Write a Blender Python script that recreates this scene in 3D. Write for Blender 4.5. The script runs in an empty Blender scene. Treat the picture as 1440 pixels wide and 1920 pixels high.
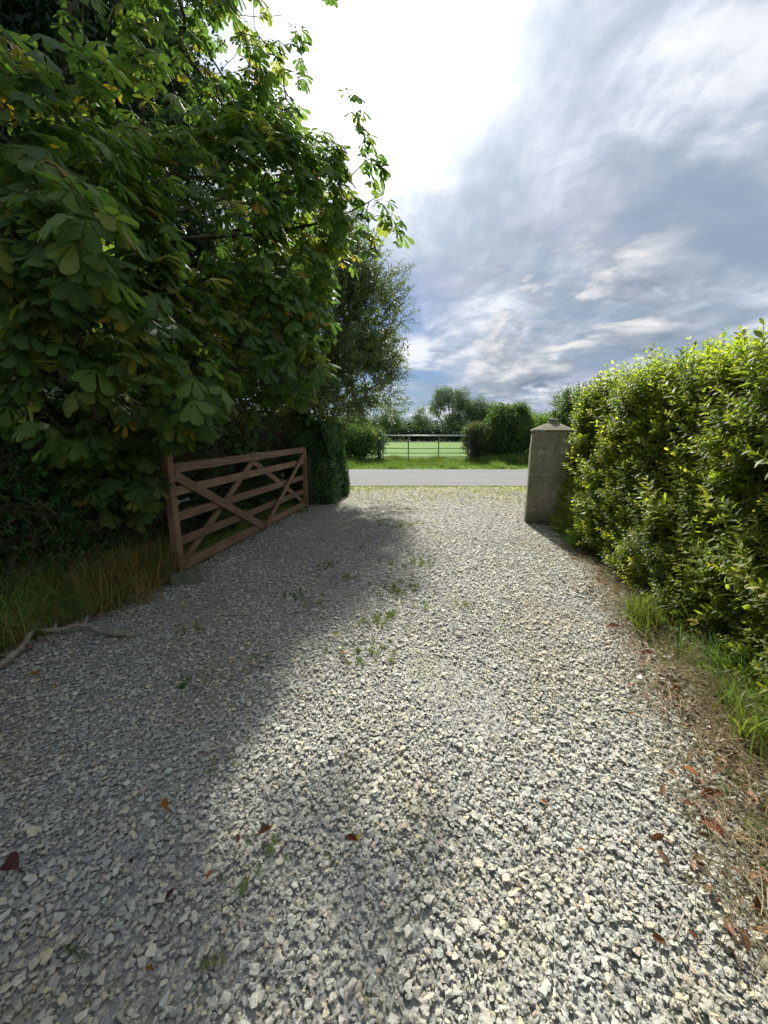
import bpy, bmesh, math, random
import numpy as np
from math import radians as R_, pi

rng = np.random.default_rng(7)
random.seed(7)
sc = bpy.context.scene
COL = sc.collection

# ------------------------------------------------------------------ camera
cam_d = bpy.data.cameras.new('camera')
cam = bpy.data.objects.new('camera', cam_d)
COL.objects.link(cam)
cam.location = (0, 0, 1.5)
cam.rotation_euler = (R_(90 - 12.2), 0, 0)
cam_d.sensor_fit = 'VERTICAL'
cam_d.sensor_height = 24.0
cam_d.lens = 9.0
cam_d.clip_start = 0.05
cam_d.clip_end = 3000
sc.camera = cam

# ------------------------------------------------------------------ light and exposure
SUN_EL, SUN_AZ = 40.5, 1.0          # azimuth measured from +Y towards +X
sc.view_settings.view_transform = 'Standard'
sc.view_settings.look = 'None'
sc.view_settings.exposure = 1.85
sc.view_settings.gamma = 1.0
sc.view_settings.use_curve_mapping = False
sun_dir = np.array([math.sin(R_(SUN_AZ)) * math.cos(R_(SUN_EL)), math.cos(R_(SUN_AZ)) * math.cos(R_(SUN_EL)), math.sin(R_(SUN_EL))])
sl = bpy.data.lights.new('sun', 'SUN')
sl.energy = 2.05
sl.angle = R_(2.0)
sl.color = (1.0, 0.95, 0.86)
so = bpy.data.objects.new('sun', sl)
COL.objects.link(so)
so.rotation_euler = (R_(SUN_EL - 90), 0, R_(-SUN_AZ))
so.location = (0, 20, 30)

try:
    cy = sc.cycles
    cy.use_denoising = True
    cy.max_bounces = 7
    cy.diffuse_bounces = 4
    cy.glossy_bounces = 2
    cy.transmission_bounces = 3
    cy.transparent_max_bounces = 4
    cy.sample_clamp_indirect = 4.0
    cy.caustics_reflective = False
    cy.caustics_refractive = False
except Exception:
    pass


class NT:
    """small helper for building node trees"""
    def __init__(self, tree):
        self.t = tree
        self.t.nodes.clear()

    def n(self, kind, **kw):
        nd = self.t.nodes.new(kind)
        for k, v in kw.items():
            setattr(nd, k, v)
        return nd

    def link(self, a, b):
        self.t.links.new(a, b)

    def put(self, sock, v):
        if isinstance(v, bpy.types.NodeSocket):
            self.link(v, sock)
        elif v is not None:
            sock.default_value = v

    def math(self, op, a, b=None, c=None, clamp=False):
        nd = self.n('ShaderNodeMath', operation=op, use_clamp=clamp)
        self.put(nd.inputs[0], a); self.put(nd.inputs[1], b)
        if c is not None: self.put(nd.inputs[2], c)
        return nd.outputs[0]

    def vmath(self, op, a, b=None):
        nd = self.n('ShaderNodeVectorMath', operation=op)
        self.put(nd.inputs[0], a)
        if b is not None: self.put(nd.inputs[1], b)
        return nd.outputs['Value'] if op in ('DOT_PRODUCT', 'LENGTH') else nd.outputs[0]

    def mix(self, fac, a, b, blend='MIX'):
        nd = self.n('ShaderNodeMix', data_type='RGBA', blend_type=blend)
        self.put(nd.inputs[0], fac)
        for s, v in ((nd.inputs[6], a), (nd.inputs[7], b)):
            if isinstance(v, (tuple, list)) and len(v) == 3: v = (*v, 1)
            self.put(s, v)
        return nd.outputs[2]

    def noise(self, vec, scale, detail=4, rough=0.55, dist=0.0):
        nd = self.n('ShaderNodeTexNoise')
        self.put(nd.inputs['Vector'], vec)
        nd.inputs['Scale'].default_value = scale
        nd.inputs['Detail'].default_value = detail
        nd.inputs['Roughness'].default_value = rough
        nd.inputs['Distortion'].default_value = dist
        return nd.outputs[0]

    def ramp(self, fac, stops, interp='LINEAR'):
        nd = self.n('ShaderNodeValToRGB')
        nd.color_ramp.interpolation = interp
        el = nd.color_ramp.elements
        while len(el) < len(stops): el.new(0.5)
        for e, (p, c) in zip(el, stops):
            e.position = p
            if not isinstance(c, (tuple, list)): c = (c, c, c)
            e.color = (*c[:3], 1)
        self.put(nd.inputs[0], fac)
        return nd.outputs[0]

    def sstep(self, v, lo, hi):
        nd = self.n('ShaderNodeMapRange', interpolation_type='SMOOTHSTEP')
        self.put(nd.inputs[0], v)
        nd.inputs[1].default_value = lo; nd.inputs[2].default_value = hi
        return nd.outputs[0]

    def mapping(self, vec, scale=(1, 1, 1), rot=(0, 0, 0), loc=(0, 0, 0)):
        nd = self.n('ShaderNodeMapping')
        self.put(nd.inputs[0], vec)
        nd.inputs['Location'].default_value = loc
        nd.inputs['Rotation'].default_value = rot
        nd.inputs['Scale'].default_value = scale
        return nd.outputs[0]


# ------------------------------------------------------------------ sky
world = bpy.data.worlds.new('World')
sc.world = world
world.use_nodes = True
w = NT(world.node_tree)
tc = w.n('ShaderNodeTexCoord').outputs['Generated']
sky = w.n('ShaderNodeTexSky', sky_type='NISHITA')
sky.sun_disc = False
sky.sun_elevation = R_(SUN_EL)
sky.sun_rotation = R_(SUN_AZ)
sky.air_density = 1.0
sky.dust_density = 0.6
sky.ozone_density = 1.6
blue = w.mix(1.0, sky.outputs[0], (0.0135, 0.0185, 0.0265), 'MULTIPLY')
blue = w.vmath('MINIMUM', blue, (0.20, 0.235, 0.29))
sep = w.n('ShaderNodeSeparateXYZ'); w.link(tc, sep.inputs[0])
dx, dy, dz = sep.outputs
up = w.math('MAXIMUM', dz, 0.0)
den = w.math('ADD', up, 0.16)
px_ = w.math('DIVIDE', dx, den)
py_ = w.math('DIVIDE', dy, den)
cb = w.n('ShaderNodeCombineXYZ'); w.link(px_, cb.inputs[0]); w.link(py_, cb.inputs[1])
P = cb.outputs[0]
sd = w.math('MAXIMUM', w.vmath('DOT_PRODUCT', w.vmath('NORMALIZE', tc), tuple(sun_dir)), 0.0)
# high streaky layer, drawn out along the view, and a lumpier layer under it
st = w.mapping(P, scale=(1.0, 0.62, 1), rot=(0, 0, R_(-18)), loc=(3.1, 1.7, 0))
n1 = w.noise(st, 1.5, 10, 0.60, 0.6)
n2 = w.noise(w.mapping(P, scale=(0.9, 1.25, 1), rot=(0, 0, R_(20)), loc=(7.3, 2.2, 0)), 1.15, 8, 0.58, 0.35)
n3 = w.noise(w.mapping(P, scale=(1, 1, 1), loc=(0.4, 9.2, 0)), 4.2, 7, 0.62, 0.5)
lay = w.math('ADD', w.math('MULTIPLY', n1, 0.55), w.math('ADD', w.math('MULTIPLY', n2, 0.35), w.math('MULTIPLY', n3, 0.20)))
# the opening of blue low over the field
gap = w.vmath('DOT_PRODUCT', w.vmath('NORMALIZE', tc), (-0.02, 0.986, 0.165))
gapm = w.sstep(gap, 0.968, 0.996)
cov = w.math('SUBTRACT', w.sstep(lay, 0.27, 0.44), w.math('MULTIPLY', gapm, w.sstep(n2, 0.66, 0.4)), clamp=True)
shade = w.sstep(lay, 0.45, 0.66)
ccol = w.ramp(shade, [(0.0, (0.125, 0.163, 0.215)), (0.35, (0.165, 0.197, 0.245)), (0.65, (0.22, 0.25, 0.30)), (1.0, (0.36, 0.37, 0.40))])
# violet cast in the high thin cloud
vio = w.noise(P, 0.7, 3, 0.5)
ccol = w.mix(w.math('MULTIPLY', w.sstep(vio, 0.5, 0.68), 0.35), ccol, (0.25, 0.225, 0.315))
veil = w.math('ADD', w.sstep(lay, 0.38, 0.68), 0.45)
aur = w.math('ADD', w.math('MULTIPLY', w.math('POWER', sd, 600.0), 26.0),
             w.math('MULTIPLY', veil, w.math('ADD', w.math('MULTIPLY', w.math('POWER', sd, 190.0), 0.95), w.math('MULTIPLY', w.math('POWER', sd, 26.0), 0.11))))
aur2 = w.math('POWER', sd, 9.0)
skyc = w.mix(cov, blue, ccol)
# cumulus bank low on the right
q = w.mapping(tc, scale=(1, 1, 2.6), loc=(0.37, 0.1, 0.23))
n4 = w.noise(q, 5.2, 8, 0.55, 0.25)
bank = w.vmath('DOT_PRODUCT', w.vmath('NORMALIZE', tc), (0.395, 0.905, 0.16))
bankm = w.math('MULTIPLY', w.sstep(bank, 0.955, 0.992), w.sstep(n4, 0.46, 0.52))
n4u = w.noise(w.mapping(tc, scale=(1, 1, 2.6), loc=(0.34, 0.1, 0.30)), 5.2, 8, 0.55, 0.25)
bsh = w.math('ADD', w.math('MULTIPLY', w.math('SUBTRACT', n4, n4u), 3.2), 0.42, clamp=True)
bcol = w.ramp(bsh, [(0.0, (0.09, 0.115, 0.155)), (0.45, (0.17, 0.19, 0.225)), (1.0, (0.42, 0.41, 0.40))])
skyc = w.mix(w.math('MULTIPLY', bankm, 0.9), skyc, bcol)
# light coming through the veil round the sun
glow = w.math('ADD', w.math('MULTIPLY', aur, 3.2), w.math('MULTIPLY', w.math('MULTIPLY', aur2, 0.075), w.math('ADD', n1, 0.25)))
gcol = w.mix(1.0, (1.0, 0.985, 0.97), (1, 1, 1), 'MULTIPLY')
gv = w.n('ShaderNodeVectorMath', operation='SCALE'); w.link(gcol, gv.inputs[0]); w.link(glow, gv.inputs['Scale'])
tot = w.vmath('ADD', skyc, gv.outputs[0])
# below the horizon the ground's own tone
tot = w.mix(w.sstep(dz, -0.03, 0.0), (0.07, 0.075, 0.065), tot)
bg = w.n('ShaderNodeBackground'); w.link(tot, bg.inputs[0]); bg.inputs[1].default_value = 0.66
wo = w.n('ShaderNodeOutputWorld'); w.link(bg.outputs[0], wo.inputs[0])
try:
    world.cycles.sampling_method = 'MANUAL'
    world.cycles.sample_map_resolution = 512
except Exception:
    pass

# ------------------------------------------------------------------ materials
def new_mat(name):
    m = bpy.data.materials.new(name)
    m.use_nodes = True
    t = NT(m.node_tree)
    out = t.n('ShaderNodeOutputMaterial')
    return m, t, out


def principled(t, col, rough=0.8, spec=0.3, bump=None, bump_d=0.01, metal=0.0):
    b = t.n('ShaderNodeBsdfPrincipled')
    if isinstance(col, (tuple, list)): col = (*col[:3], 1)
    t.put(b.inputs['Base Color'], col)
    t.put(b.inputs['Roughness'], rough)
    b.inputs['Specular IOR Level'].default_value = spec
    b.inputs['Metallic'].default_value = metal
    if bump is not None:
        bp = t.n('ShaderNodeBump'); bp.inputs['Distance'].default_value = bump_d
        bp.inputs['Strength'].default_value = 1.0
        t.link(bump, bp.inputs['Height']); t.link(bp.outputs[0], b.inputs['Normal'])
    return b


def leaf_mat(name, cols, transl=0.35, rough=0.45, spec=0.35, var=0.35, veins=False, spots=None, tcol=1.6, varscale=1.3):
    m, t, out = new_mat(name)
    oi = t.n('ShaderNodeObjectInfo')
    k = len(cols)
    stops = [(i / max(1, k - 1), c) for i, c in enumerate(cols)]
    c = t.ramp(oi.outputs['Random'], stops)
    pos = t.n('ShaderNodeNewGeometry').outputs['Position']
    nz = t.noise(pos, varscale, 3, 0.5)
    br = t.math('ADD', t.math('MULTIPLY', t.math('SUBTRACT', nz, 0.5), 2 * var), 1.0)
    sc_ = t.n('ShaderNodeVectorMath', operation='SCALE'); t.link(c, sc_.inputs[0]); t.link(br, sc_.inputs['Scale'])
    c = sc_.outputs[0]
    bump = None
    if veins:
        uv = t.n('ShaderNodeUVMap').outputs[0]
        s = t.n('ShaderNodeSeparateXYZ'); t.link(uv, s.inputs[0])
        au = t.math('ABSOLUTE', t.math('SUBTRACT', s.outputs[0], 0.5))
        ph = t.math('MULTIPLY', t.math('SUBTRACT', s.outputs[1], t.math('MULTIPLY', au, 0.5)), 75.0)
        wv = t.math('SINE', ph)
        mid = t.sstep(au, 0.05, 0.0)
        vn = t.math('MAXIMUM', t.sstep(wv, 0.72, 1.0), mid)
        c = t.mix(t.math('MULTIPLY', vn, 0.32), c, (0.22, 0.30, 0.08))
        bump = t.math('SUBTRACT', t.math('MULTIPLY', wv, -0.5), mid)
    if spots is not None:
        sp = t.noise(pos, 9.0, 4, 0.6)
        f = t.math('MULTIPLY', t.sstep(sp, 0.60, 0.68), t.sstep(oi.outputs['Random'], 0.8, 0.97))
        c = t.mix(f, c, spots)
    b = principled(t, c, rough, spec, bump, 0.003)
    tr = t.n('ShaderNodeBsdfTranslucent')
    tc_ = t.n('ShaderNodeVectorMath', operation='MULTIPLY'); t.link(c, tc_.inputs[0]); tc_.inputs[1].default_value = (tcol * 1.15, tcol * 1.25, tcol * 0.55)
    t.link(tc_.outputs[0], tr.inputs[0])
    mx = t.n('ShaderNodeMixShader'); mx.inputs[0].default_value = transl
    t.link(b.outputs[0], mx.inputs[1]); t.link(tr.outputs[0], mx.inputs[2])
    t.link(mx.outputs[0], out.inputs[0])
    return m


M = {}
M['chestnut'] = leaf_mat('chestnut_leaf', [(0.052, 0.097, 0.038), (0.065, 0.123, 0.040), (0.080, 0.143, 0.040), (0.100, 0.166, 0.040), (0.122, 0.171, 0.043), (0.215, 0.217, 0.048)], 0.38, 0.5, 0.25, 0.35, True, (0.20, 0.09, 0.02), 1.9)
M['chestnut_yellow'] = leaf_mat('yellowing_leaf', [(0.26, 0.20, 0.02), (0.38, 0.22, 0.02), (0.20, 0.20, 0.03)], 0.4, 0.5, 0.3, 0.2, True, (0.18, 0.07, 0.02), 1.6)
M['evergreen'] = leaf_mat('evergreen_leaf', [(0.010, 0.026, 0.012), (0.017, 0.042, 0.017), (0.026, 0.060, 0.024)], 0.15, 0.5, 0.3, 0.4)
M['ivy'] = leaf_mat('ivy_leaf', [(0.033, 0.084, 0.032), (0.059, 0.132, 0.048), (0.100, 0.184, 0.052)], 0.16, 0.5, 0.28, 0.3)
M['privet'] = leaf_mat('privet_leaf', [(0.078, 0.117, 0.023), (0.126, 0.167, 0.026), (0.185, 0.218, 0.028), (0.298, 0.295, 0.034)], 0.5, 0.5, 0.3, 0.3, False, None, 2.1)
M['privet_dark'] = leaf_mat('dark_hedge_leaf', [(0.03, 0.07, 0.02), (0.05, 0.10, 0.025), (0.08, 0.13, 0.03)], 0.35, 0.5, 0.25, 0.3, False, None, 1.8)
M['willow'] = leaf_mat('willow_leaf', [(0.084, 0.114, 0.060), (0.120, 0.162, 0.066), (0.156, 0.180, 0.060)], 0.35, 0.5, 0.35, 0.2, False, None, 1.6)
M['bush'] = leaf_mat('bush_leaf', [(0.046, 0.085, 0.029), (0.073, 0.131, 0.040), (0.112, 0.171, 0.046)], 0.3, 0.55, 0.25, 0.3, False, None, 1.6)
M['bush_red'] = leaf_mat('hawthorn_leaf', [(0.045, 0.077, 0.030), (0.083, 0.083, 0.040), (0.068, 0.110, 0.030)], 0.3, 0.55, 0.25, 0.3)
M['bush_light'] = leaf_mat('light_bush_leaf', [(0.09, 0.15, 0.03), (0.12, 0.20, 0.035), (0.15, 0.20, 0.05)], 0.35, 0.55, 0.25, 0.25)
M['far_leaf'] = leaf_mat('far_tree_leaf', [(0.078, 0.115, 0.073), (0.106, 0.154, 0.089), (0.142, 0.192, 0.097)], 0.3, 0.6, 0.2, 0.25, False, None, 1.5)  # paler and greyer than the leaves, glare haze put into the colour
M['far_dark'] = leaf_mat('far_hedge_leaf', [(0.02, 0.04, 0.022), (0.03, 0.055, 0.03)], 0.15, 0.6, 0.2, 0.2)
M['grass'] = leaf_mat('grass_blade', [(0.05, 0.10, 0.02), (0.08, 0.15, 0.025), (0.12, 0.19, 0.03), (0.20, 0.20, 0.06)], 0.35, 0.5, 0.3, 0.25, False, None, 1.7)
M['grass_lush'] = leaf_mat('lush_grass_blade', [(0.088, 0.120, 0.023), (0.132, 0.167, 0.028), (0.205, 0.207, 0.045)], 0.35, 0.5, 0.3, 0.2, False, None, 1.7)
M['grass_lifted'] = leaf_mat('lightened_grass_blade', [(0.161, 0.270, 0.071), (0.253, 0.395, 0.091), (0.395, 0.431, 0.126)], 0.3, 0.5, 0.3, 0.25)  # colour raised to make up for the deep shade on the left verge
M['grass_rust'] = leaf_mat('rusty_grass_blade', [(0.491, 0.228, 0.097), (0.281, 0.228, 0.088), (0.123, 0.176, 0.053), (0.158, 0.193, 0.053)], 0.3, 0.6, 0.2, 0.2)
M['straw'] = leaf_mat('dry_grass_blade', [(0.20, 0.15, 0.085), (0.34, 0.27, 0.16), (0.14, 0.11, 0.06), (0.25, 0.23, 0.12)], 0.25, 0.7, 0.2, 0.2, False, None, 1.2)
M['litter'] = leaf_mat('dead_leaf', [(0.092, 0.038, 0.019), (0.184, 0.070, 0.033), (0.129, 0.076, 0.043), (0.275, 0.130, 0.054)], 0.2, 0.55, 0.35, 0.2, False, None, 1.2)
M['bramble'] = leaf_mat('bramble_leaf', [(0.03, 0.08, 0.02), (0.05, 0.11, 0.025), (0.07, 0.13, 0.03)], 0.3, 0.45, 0.4, 0.2, True)
for nm, c in dict(orange=(0.50, 0.16, 0.03), brown=(0.20, 0.075, 0.035), red=(0.23, 0.05, 0.03), maroon=(0.10, 0.018, 0.03), yellow=(0.75, 0.55, 0.03), tan=(0.45, 0.27, 0.13), lime=(0.42, 0.45, 0.10), pale=(0.6, 0.55, 0.25)).items():
    M['fallen_' + nm] = leaf_mat('fallen_leaf_' + nm, [tuple(x * 0.9 for x in c), c], 0.25, 0.5, 0.35, 0.35, True, None, 1.2, 30)


def bark_mat(name, a, b, scale=9):
    m, t, out = new_mat(name)
    pos = t.n('ShaderNodeNewGeometry').outputs['Position']
    n = t.noise(t.mapping(pos, scale=(1, 1, 0.35)), scale, 6, 0.65)
    c = t.ramp(n, [(0.3, a), (0.7, b)])
    p = principled(t, c, 0.9, 0.15, n, 0.02)
    t.link(p.outputs[0], out.inputs[0])
    return m


M['bark'] = bark_mat('bark', (0.035, 0.030, 0.022), (0.12, 0.10, 0.075))
M['twig'] = bark_mat('twig_bark', (0.08, 0.06, 0.038), (0.22, 0.17, 0.11), 20)
M['far_bark'] = bark_mat('far_bark', (0.05, 0.05, 0.04), (0.12, 0.11, 0.09), 2)
M['core'] = bark_mat('inner_hedge', (0.006, 0.008, 0.005), (0.022, 0.024, 0.012), 7)  # near-black colour stands in for the shade deep inside a hedge
M['dead_wood'] = bark_mat('dead_wood', (0.16, 0.13, 0.10), (0.42, 0.37, 0.29), 26)


def wood_stain():
    m, t, out = new_mat('stained_gate_timber')
    tcn = t.n('ShaderNodeTexCoord').outputs['Object']
    grain = t.noise(t.mapping(tcn, scale=(1.6, 34, 34)), 2.0, 8, 0.72, 0.6)
    blot = t.noise(tcn, 2.3, 4, 0.6)
    oi = t.n('ShaderNodeObjectInfo').outputs['Random']
    c = t.ramp(grain, [(0.25, (0.055, 0.030, 0.016)), (0.5, (0.20, 0.108, 0.060)), (0.78, (0.39, 0.245, 0.155))])
    c = t.mix(t.math('MULTIPLY', t.sstep(blot, 0.45, 0.72), 0.55), c, (0.30, 0.21, 0.15))
    pos = t.n('ShaderNodeNewGeometry').outputs['Position']
    green = t.noise(pos, 14, 5, 0.7)
    c = t.mix(t.math('MULTIPLY', t.sstep(green, 0.54, 0.70), 0.6), c, (0.10, 0.10, 0.045))
    br = t.math('ADD', t.math('MULTIPLY', oi, 0.35), 0.82)
    s = t.n('ShaderNodeVectorMath', operation='SCALE'); t.link(c, s.inputs[0]); t.link(br, s.inputs['Scale'])
    p = principled(t, s.outputs[0], t.math('ADD', t.math('MULTIPLY', blot, 0.35), 0.42), 0.4, grain, 0.004)
    t.link(p.outputs[0], out.inputs[0])
    return m


M['gate_wood'] = wood_stain()


def concrete():
    m, t, out = new_mat('lichened_render')
    tcn = t.n('ShaderNodeTexCoord').outputs['Object']
    big = t.noise(tcn, 2.2, 5, 0.6)
    fine = t.noise(tcn, 60, 5, 0.7)
    c = t.ramp(big, [(0.25, (0.12, 0.115, 0.07)), (0.5, (0.205, 0.195, 0.125)), (0.75, (0.30, 0.28, 0.20))])
    sp = t.noise(tcn, 11, 6, 0.68, 0.6)
    sp2 = t.noise(t.mapping(tcn, loc=(4, 2, 1)), 27, 5, 0.65)
    lich = t.math('MAXIMUM', t.math('MULTIPLY', t.sstep(sp, 0.55, 0.62), 0.8), t.math('MULTIPLY', t.sstep(sp2, 0.55, 0.61), 0.75))
    c = t.mix(t.math('MULTIPLY', lich, 0.6), c, (0.42, 0.42, 0.38))
    gr = t.noise(t.mapping(tcn, scale=(1, 1, 0.35), loc=(1, 7, 3)), 5, 5, 0.65)
    c = t.mix(t.math('MULTIPLY', t.sstep(gr, 0.5, 0.7), 0.6), c, (0.10, 0.11, 0.05))
    c = t.mix(0.5, c, t.ramp(fine, [(0.3, 0.35), (0.7, 0.65)]), 'OVERLAY')
    sz = t.n('ShaderNodeSeparateXYZ'); t.link(tcn, sz.inputs[0])
    foot = t.math('MULTIPLY', t.sstep(t.math('ADD', sz.outputs[2], t.math('MULTIPLY', big, -0.5)), 0.12, -0.22), 0.75)
    c = t.mix(foot, c, (0.055, 0.06, 0.03))
    vc = t.n('ShaderNodeTexVoronoi', feature='DISTANCE_TO_EDGE'); vc.inputs['Scale'].default_value = 2.3
    wv_ = t.n('ShaderNodeVectorMath', operation='ADD'); t.link(tcn, wv_.inputs[0])
    nzc = t.n('ShaderNodeTexNoise'); nzc.inputs['Scale'].default_value = 4.0; t.link(tcn, nzc.inputs['Vector'])
    t.link(nzc.outputs[1], wv_.inputs[1]); t.link(wv_.outputs[0], vc.inputs['Vector'])
    crack = t.math('MULTIPLY', t.sstep(vc.outputs['Distance'], 0.012, 0.0), t.sstep(big, 0.45, 0.55))
    c = t.mix(t.math('MULTIPLY', crack, 0.3), c, (0.05, 0.045, 0.03))
    h = t.math('SUBTRACT', t.math('ADD', t.math('MULTIPLY', fine, 0.4), sp), t.math('MULTIPLY', crack, 0.3))
    p = principled(t, c, 0.92, 0.2, h, 0.012)
    t.link(p.outputs[0], out.inputs[0])
    return m


M['concrete'] = concrete()


def stone_mat():
    m, t, out = new_mat('slate_chippings')
    oi = t.n('ShaderNodeObjectInfo').outputs['Random']
    c = t.ramp(oi, [(0.0, (0.261, 0.263, 0.233)), (0.12, (0.324, 0.326, 0.283)), (0.28, (0.386, 0.387, 0.330)), (0.42, (0.441, 0.442, 0.374)), (0.55, (0.476, 0.454, 0.361)),
                    (0.66, (0.539, 0.525, 0.428)), (0.76, (0.413, 0.433, 0.361)), (0.83, (0.539, 0.491, 0.326)), (0.90, (0.351, 0.341, 0.287)), (0.965, (0.399, 0.331, 0.259)), (1.0, (0.539, 0.525, 0.470))], 'CONSTANT')
    tcn = t.n('ShaderNodeTexCoord').outputs['Object']
    n = t.noise(tcn, 1.4, 5, 0.65)
    c = t.mix(0.45, c, t.ramp(n, [(0.25, 0.42), (0.75, 0.60)]), 'OVERLAY')
    pos = t.n('ShaderNodeNewGeometry').outputs['Position']
    big = t.noise(pos, 1.1, 4, 0.6)
    c = t.mix(t.math('MULTIPLY', t.sstep(big, 0.48, 0.62), 0.30), c, (0.45, 0.37, 0.24), 'OVERLAY')
    p = principled(t, c, 0.55, 0.4, n, 0.012)
    t.link(p.outputs[0], out.inputs[0])
    return m


M['stone'] = stone_mat()


def ground_mats():
    m, t, out = new_mat('gravel_bed')
    pos = t.n('ShaderNodeNewGeometry').outputs['Position']
    v = t.n('ShaderNodeTexVoronoi'); v.inputs['Scale'].default_value = 55; t.link(pos, v.inputs['Vector'])
    sep = t.n('ShaderNodeSeparateColor'); t.link(v.outputs['Color'], sep.inputs[0])
    c = t.ramp(sep.outputs[0], [(0, (0.17, 0.17, 0.155)), (0.35, (0.26, 0.265, 0.245)), (0.7, (0.33, 0.33, 0.29)), (1.0, (0.42, 0.40, 0.34))])
    big = t.noise(pos, 1.3, 6, 0.62)
    fine = t.noise(pos, 9, 5, 0.7)
    sy = t.n('ShaderNodeSeparateXYZ'); t.link(pos, sy.inputs[0])
    near_road = t.sstep(sy.outputs[1], 6.4, 9.6)
    moss = t.math('MULTIPLY', t.sstep(t.math('ADD', t.math('ADD', t.math('MULTIPLY', fine, 0.7), t.math('MULTIPLY', big, 0.5)), t.math('MULTIPLY', near_road, 0.17)), 0.60, 0.70), t.math('ADD', 0.35, t.math('MULTIPLY', near_road, 0.6)), clamp=True)
    c = t.mix(moss, c, (0.26, 0.25, 0.06))
    p = principled(t, c, 0.9, 0.2, v.outputs['Distance'], -0.01)
    t.link(p.outputs[0], out.inputs[0])
    M['gravel_bed'] = m

    m, t, out = new_mat('worn_asphalt')
    pos = t.n('ShaderNodeNewGeometry').outputs['Position']
    n = t.noise(pos, 90, 4, 0.7)
    b = t.noise(t.mapping(pos, scale=(0.12, 1.6, 1)), 1.2, 5, 0.6)
    c = t.ramp(n, [(0.3, (0.085, 0.085, 0.083)), (0.7, (0.20, 0.20, 0.197))])
    c = t.mix(0.6, c, t.ramp(b, [(0.3, 0.36), (0.7, 0.62)]), 'OVERLAY')
    p = principled(t, c, 0.9, 0.25, n, 0.008)
    t.link(p.outputs[0], out.inputs[0])
    M['asphalt'] = m

    m, t, out = new_mat('damp_earth')
    pos = t.n('ShaderNodeNewGeometry').outputs['Position']
    n = t.noise(pos, 14, 6, 0.7)
    b = t.noise(pos, 2.0, 4, 0.6)
    c = t.ramp(n, [(0.3, (0.03, 0.022, 0.014)), (0.55, (0.075, 0.055, 0.035)), (0.75, (0.13, 0.10, 0.06))])
    c = t.mix(t.math('MULTIPLY', t.sstep(b, 0.5, 0.65), 0.5), c, (0.06, 0.085, 0.025))
    p = principled(t, c, 0.95, 0.1, n, 0.02)
    t.link(p.outputs[0], out.inputs[0])
    M['earth'] = m

    m, t, out = new_mat('pasture')
    pos = t.n('ShaderNodeNewGeometry').outputs['Position']
    n = t.noise(t.mapping(pos, scale=(0.5, 1, 1)), 0.6, 5, 0.65)
    f = t.noise(pos, 14, 4, 0.7)
    c = t.ramp(n, [(0.3, (0.075, 0.155, 0.025)), (0.55, (0.105, 0.195, 0.032)), (0.75, (0.15, 0.235, 0.05))])
    c = t.mix(0.6, c, t.ramp(f, [(0.3, 0.36), (0.7, 0.62)]), 'OVERLAY')
    p = principled(t, c, 0.9, 0.1, f, 0.05)
    t.link(p.outputs[0], out.inputs[0])
    M['pasture'] = m


ground_mats()


def flat_mat(name, c, rough, metal=0.0, spec=0.4, ns=20, amt=0.4):
    m, t, out = new_mat(name)
    tcn = t.n('ShaderNodeTexCoord').outputs['Object']
    n = t.noise(tcn, ns, 5, 0.65)
    cc = t.mix(amt, (*c, 1), t.ramp(n, [(0.3, 0.3), (0.7, 0.7)]), 'OVERLAY')
    p = principled(t, cc, rough, spec, n, 0.002, metal)
    t.link(p.outputs[0], out.inputs[0])
    return m


M['galv'] = flat_mat('galvanised_steel', (0.36, 0.37, 0.36), 0.55, 0.6)
M['galv_dull'] = flat_mat('dull_galvanised_steel', (0.15, 0.16, 0.15), 0.65, 0.5)
M['block'] = flat_mat('mossy_block', (0.15, 0.16, 0.115), 0.9, 0, 0.2, 12, 0.8)
M['pale_stone'] = flat_mat('pale_stone', (0.62, 0.63, 0.64), 0.6, 0, 0.3, 8, 0.4)

# ------------------------------------------------------------------ object helpers
def tag(o, label=None, cat=None, group=None, kind=None):
    if label: o['label'] = label
    if cat: o['category'] = cat
    if group: o['group'] = group
    if kind: o['kind'] = kind
    return o


def empty(name, loc, rz=0.0, parent=None):
    o = bpy.data.objects.new(name, None)
    o.location = loc; o.rotation_euler = (0, 0, rz)
    o.empty_display_size = 0.2
    COL.objects.link(o)
    if parent: o.parent = parent
    return o


def mesh_data(name, V, Fs, mat, uv=None, smooth=False):
    me = bpy.data.meshes.new(name)
    me.from_pydata([tuple(map(float, v)) for v in V], [], [tuple(map(int, f)) for f in Fs])
    if uv is not None:
        ul = me.uv_layers.new(name='UVMap')
        uvv = np.asarray(uv, float)
        li = np.empty(len(me.loops), dtype=np.int32)
        me.loops.foreach_get('vertex_index', li)
        ul.data.foreach_set('uv', uvv[li].ravel())
    if smooth:
        me.polygons.foreach_set('use_smooth', [True] * len(me.polygons))
    me.materials.append(mat)
    me.update()
    return me


def obj(name, me, parent=None, loc=(0, 0, 0), rot=(0, 0, 0), scale=(1, 1, 1), link=True):
    o = bpy.data.objects.new(name, me)
    o.location = loc; o.rotation_euler = rot; o.scale = scale
    if parent: o.parent = parent
    if link: COL.objects.link(o)
    return o


class Geo:
    def __init__(self):
        self.V, self.F, self.U, self.n = [], [], [], 0

    def add(self, V, F, U=None):
        V = np.asarray(V, float)
        self.V.append(V)
        self.F.extend([tuple(i + self.n for i in f) for f in F])
        self.U.append(np.zeros((len(V), 2)) if U is None else np.asarray(U, float))
        self.n += len(V)

    def data(self, name, mat, smooth=False):
        return mesh_data(name, np.vstack(self.V), self.F, mat, np.vstack(self.U), smooth)


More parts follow.
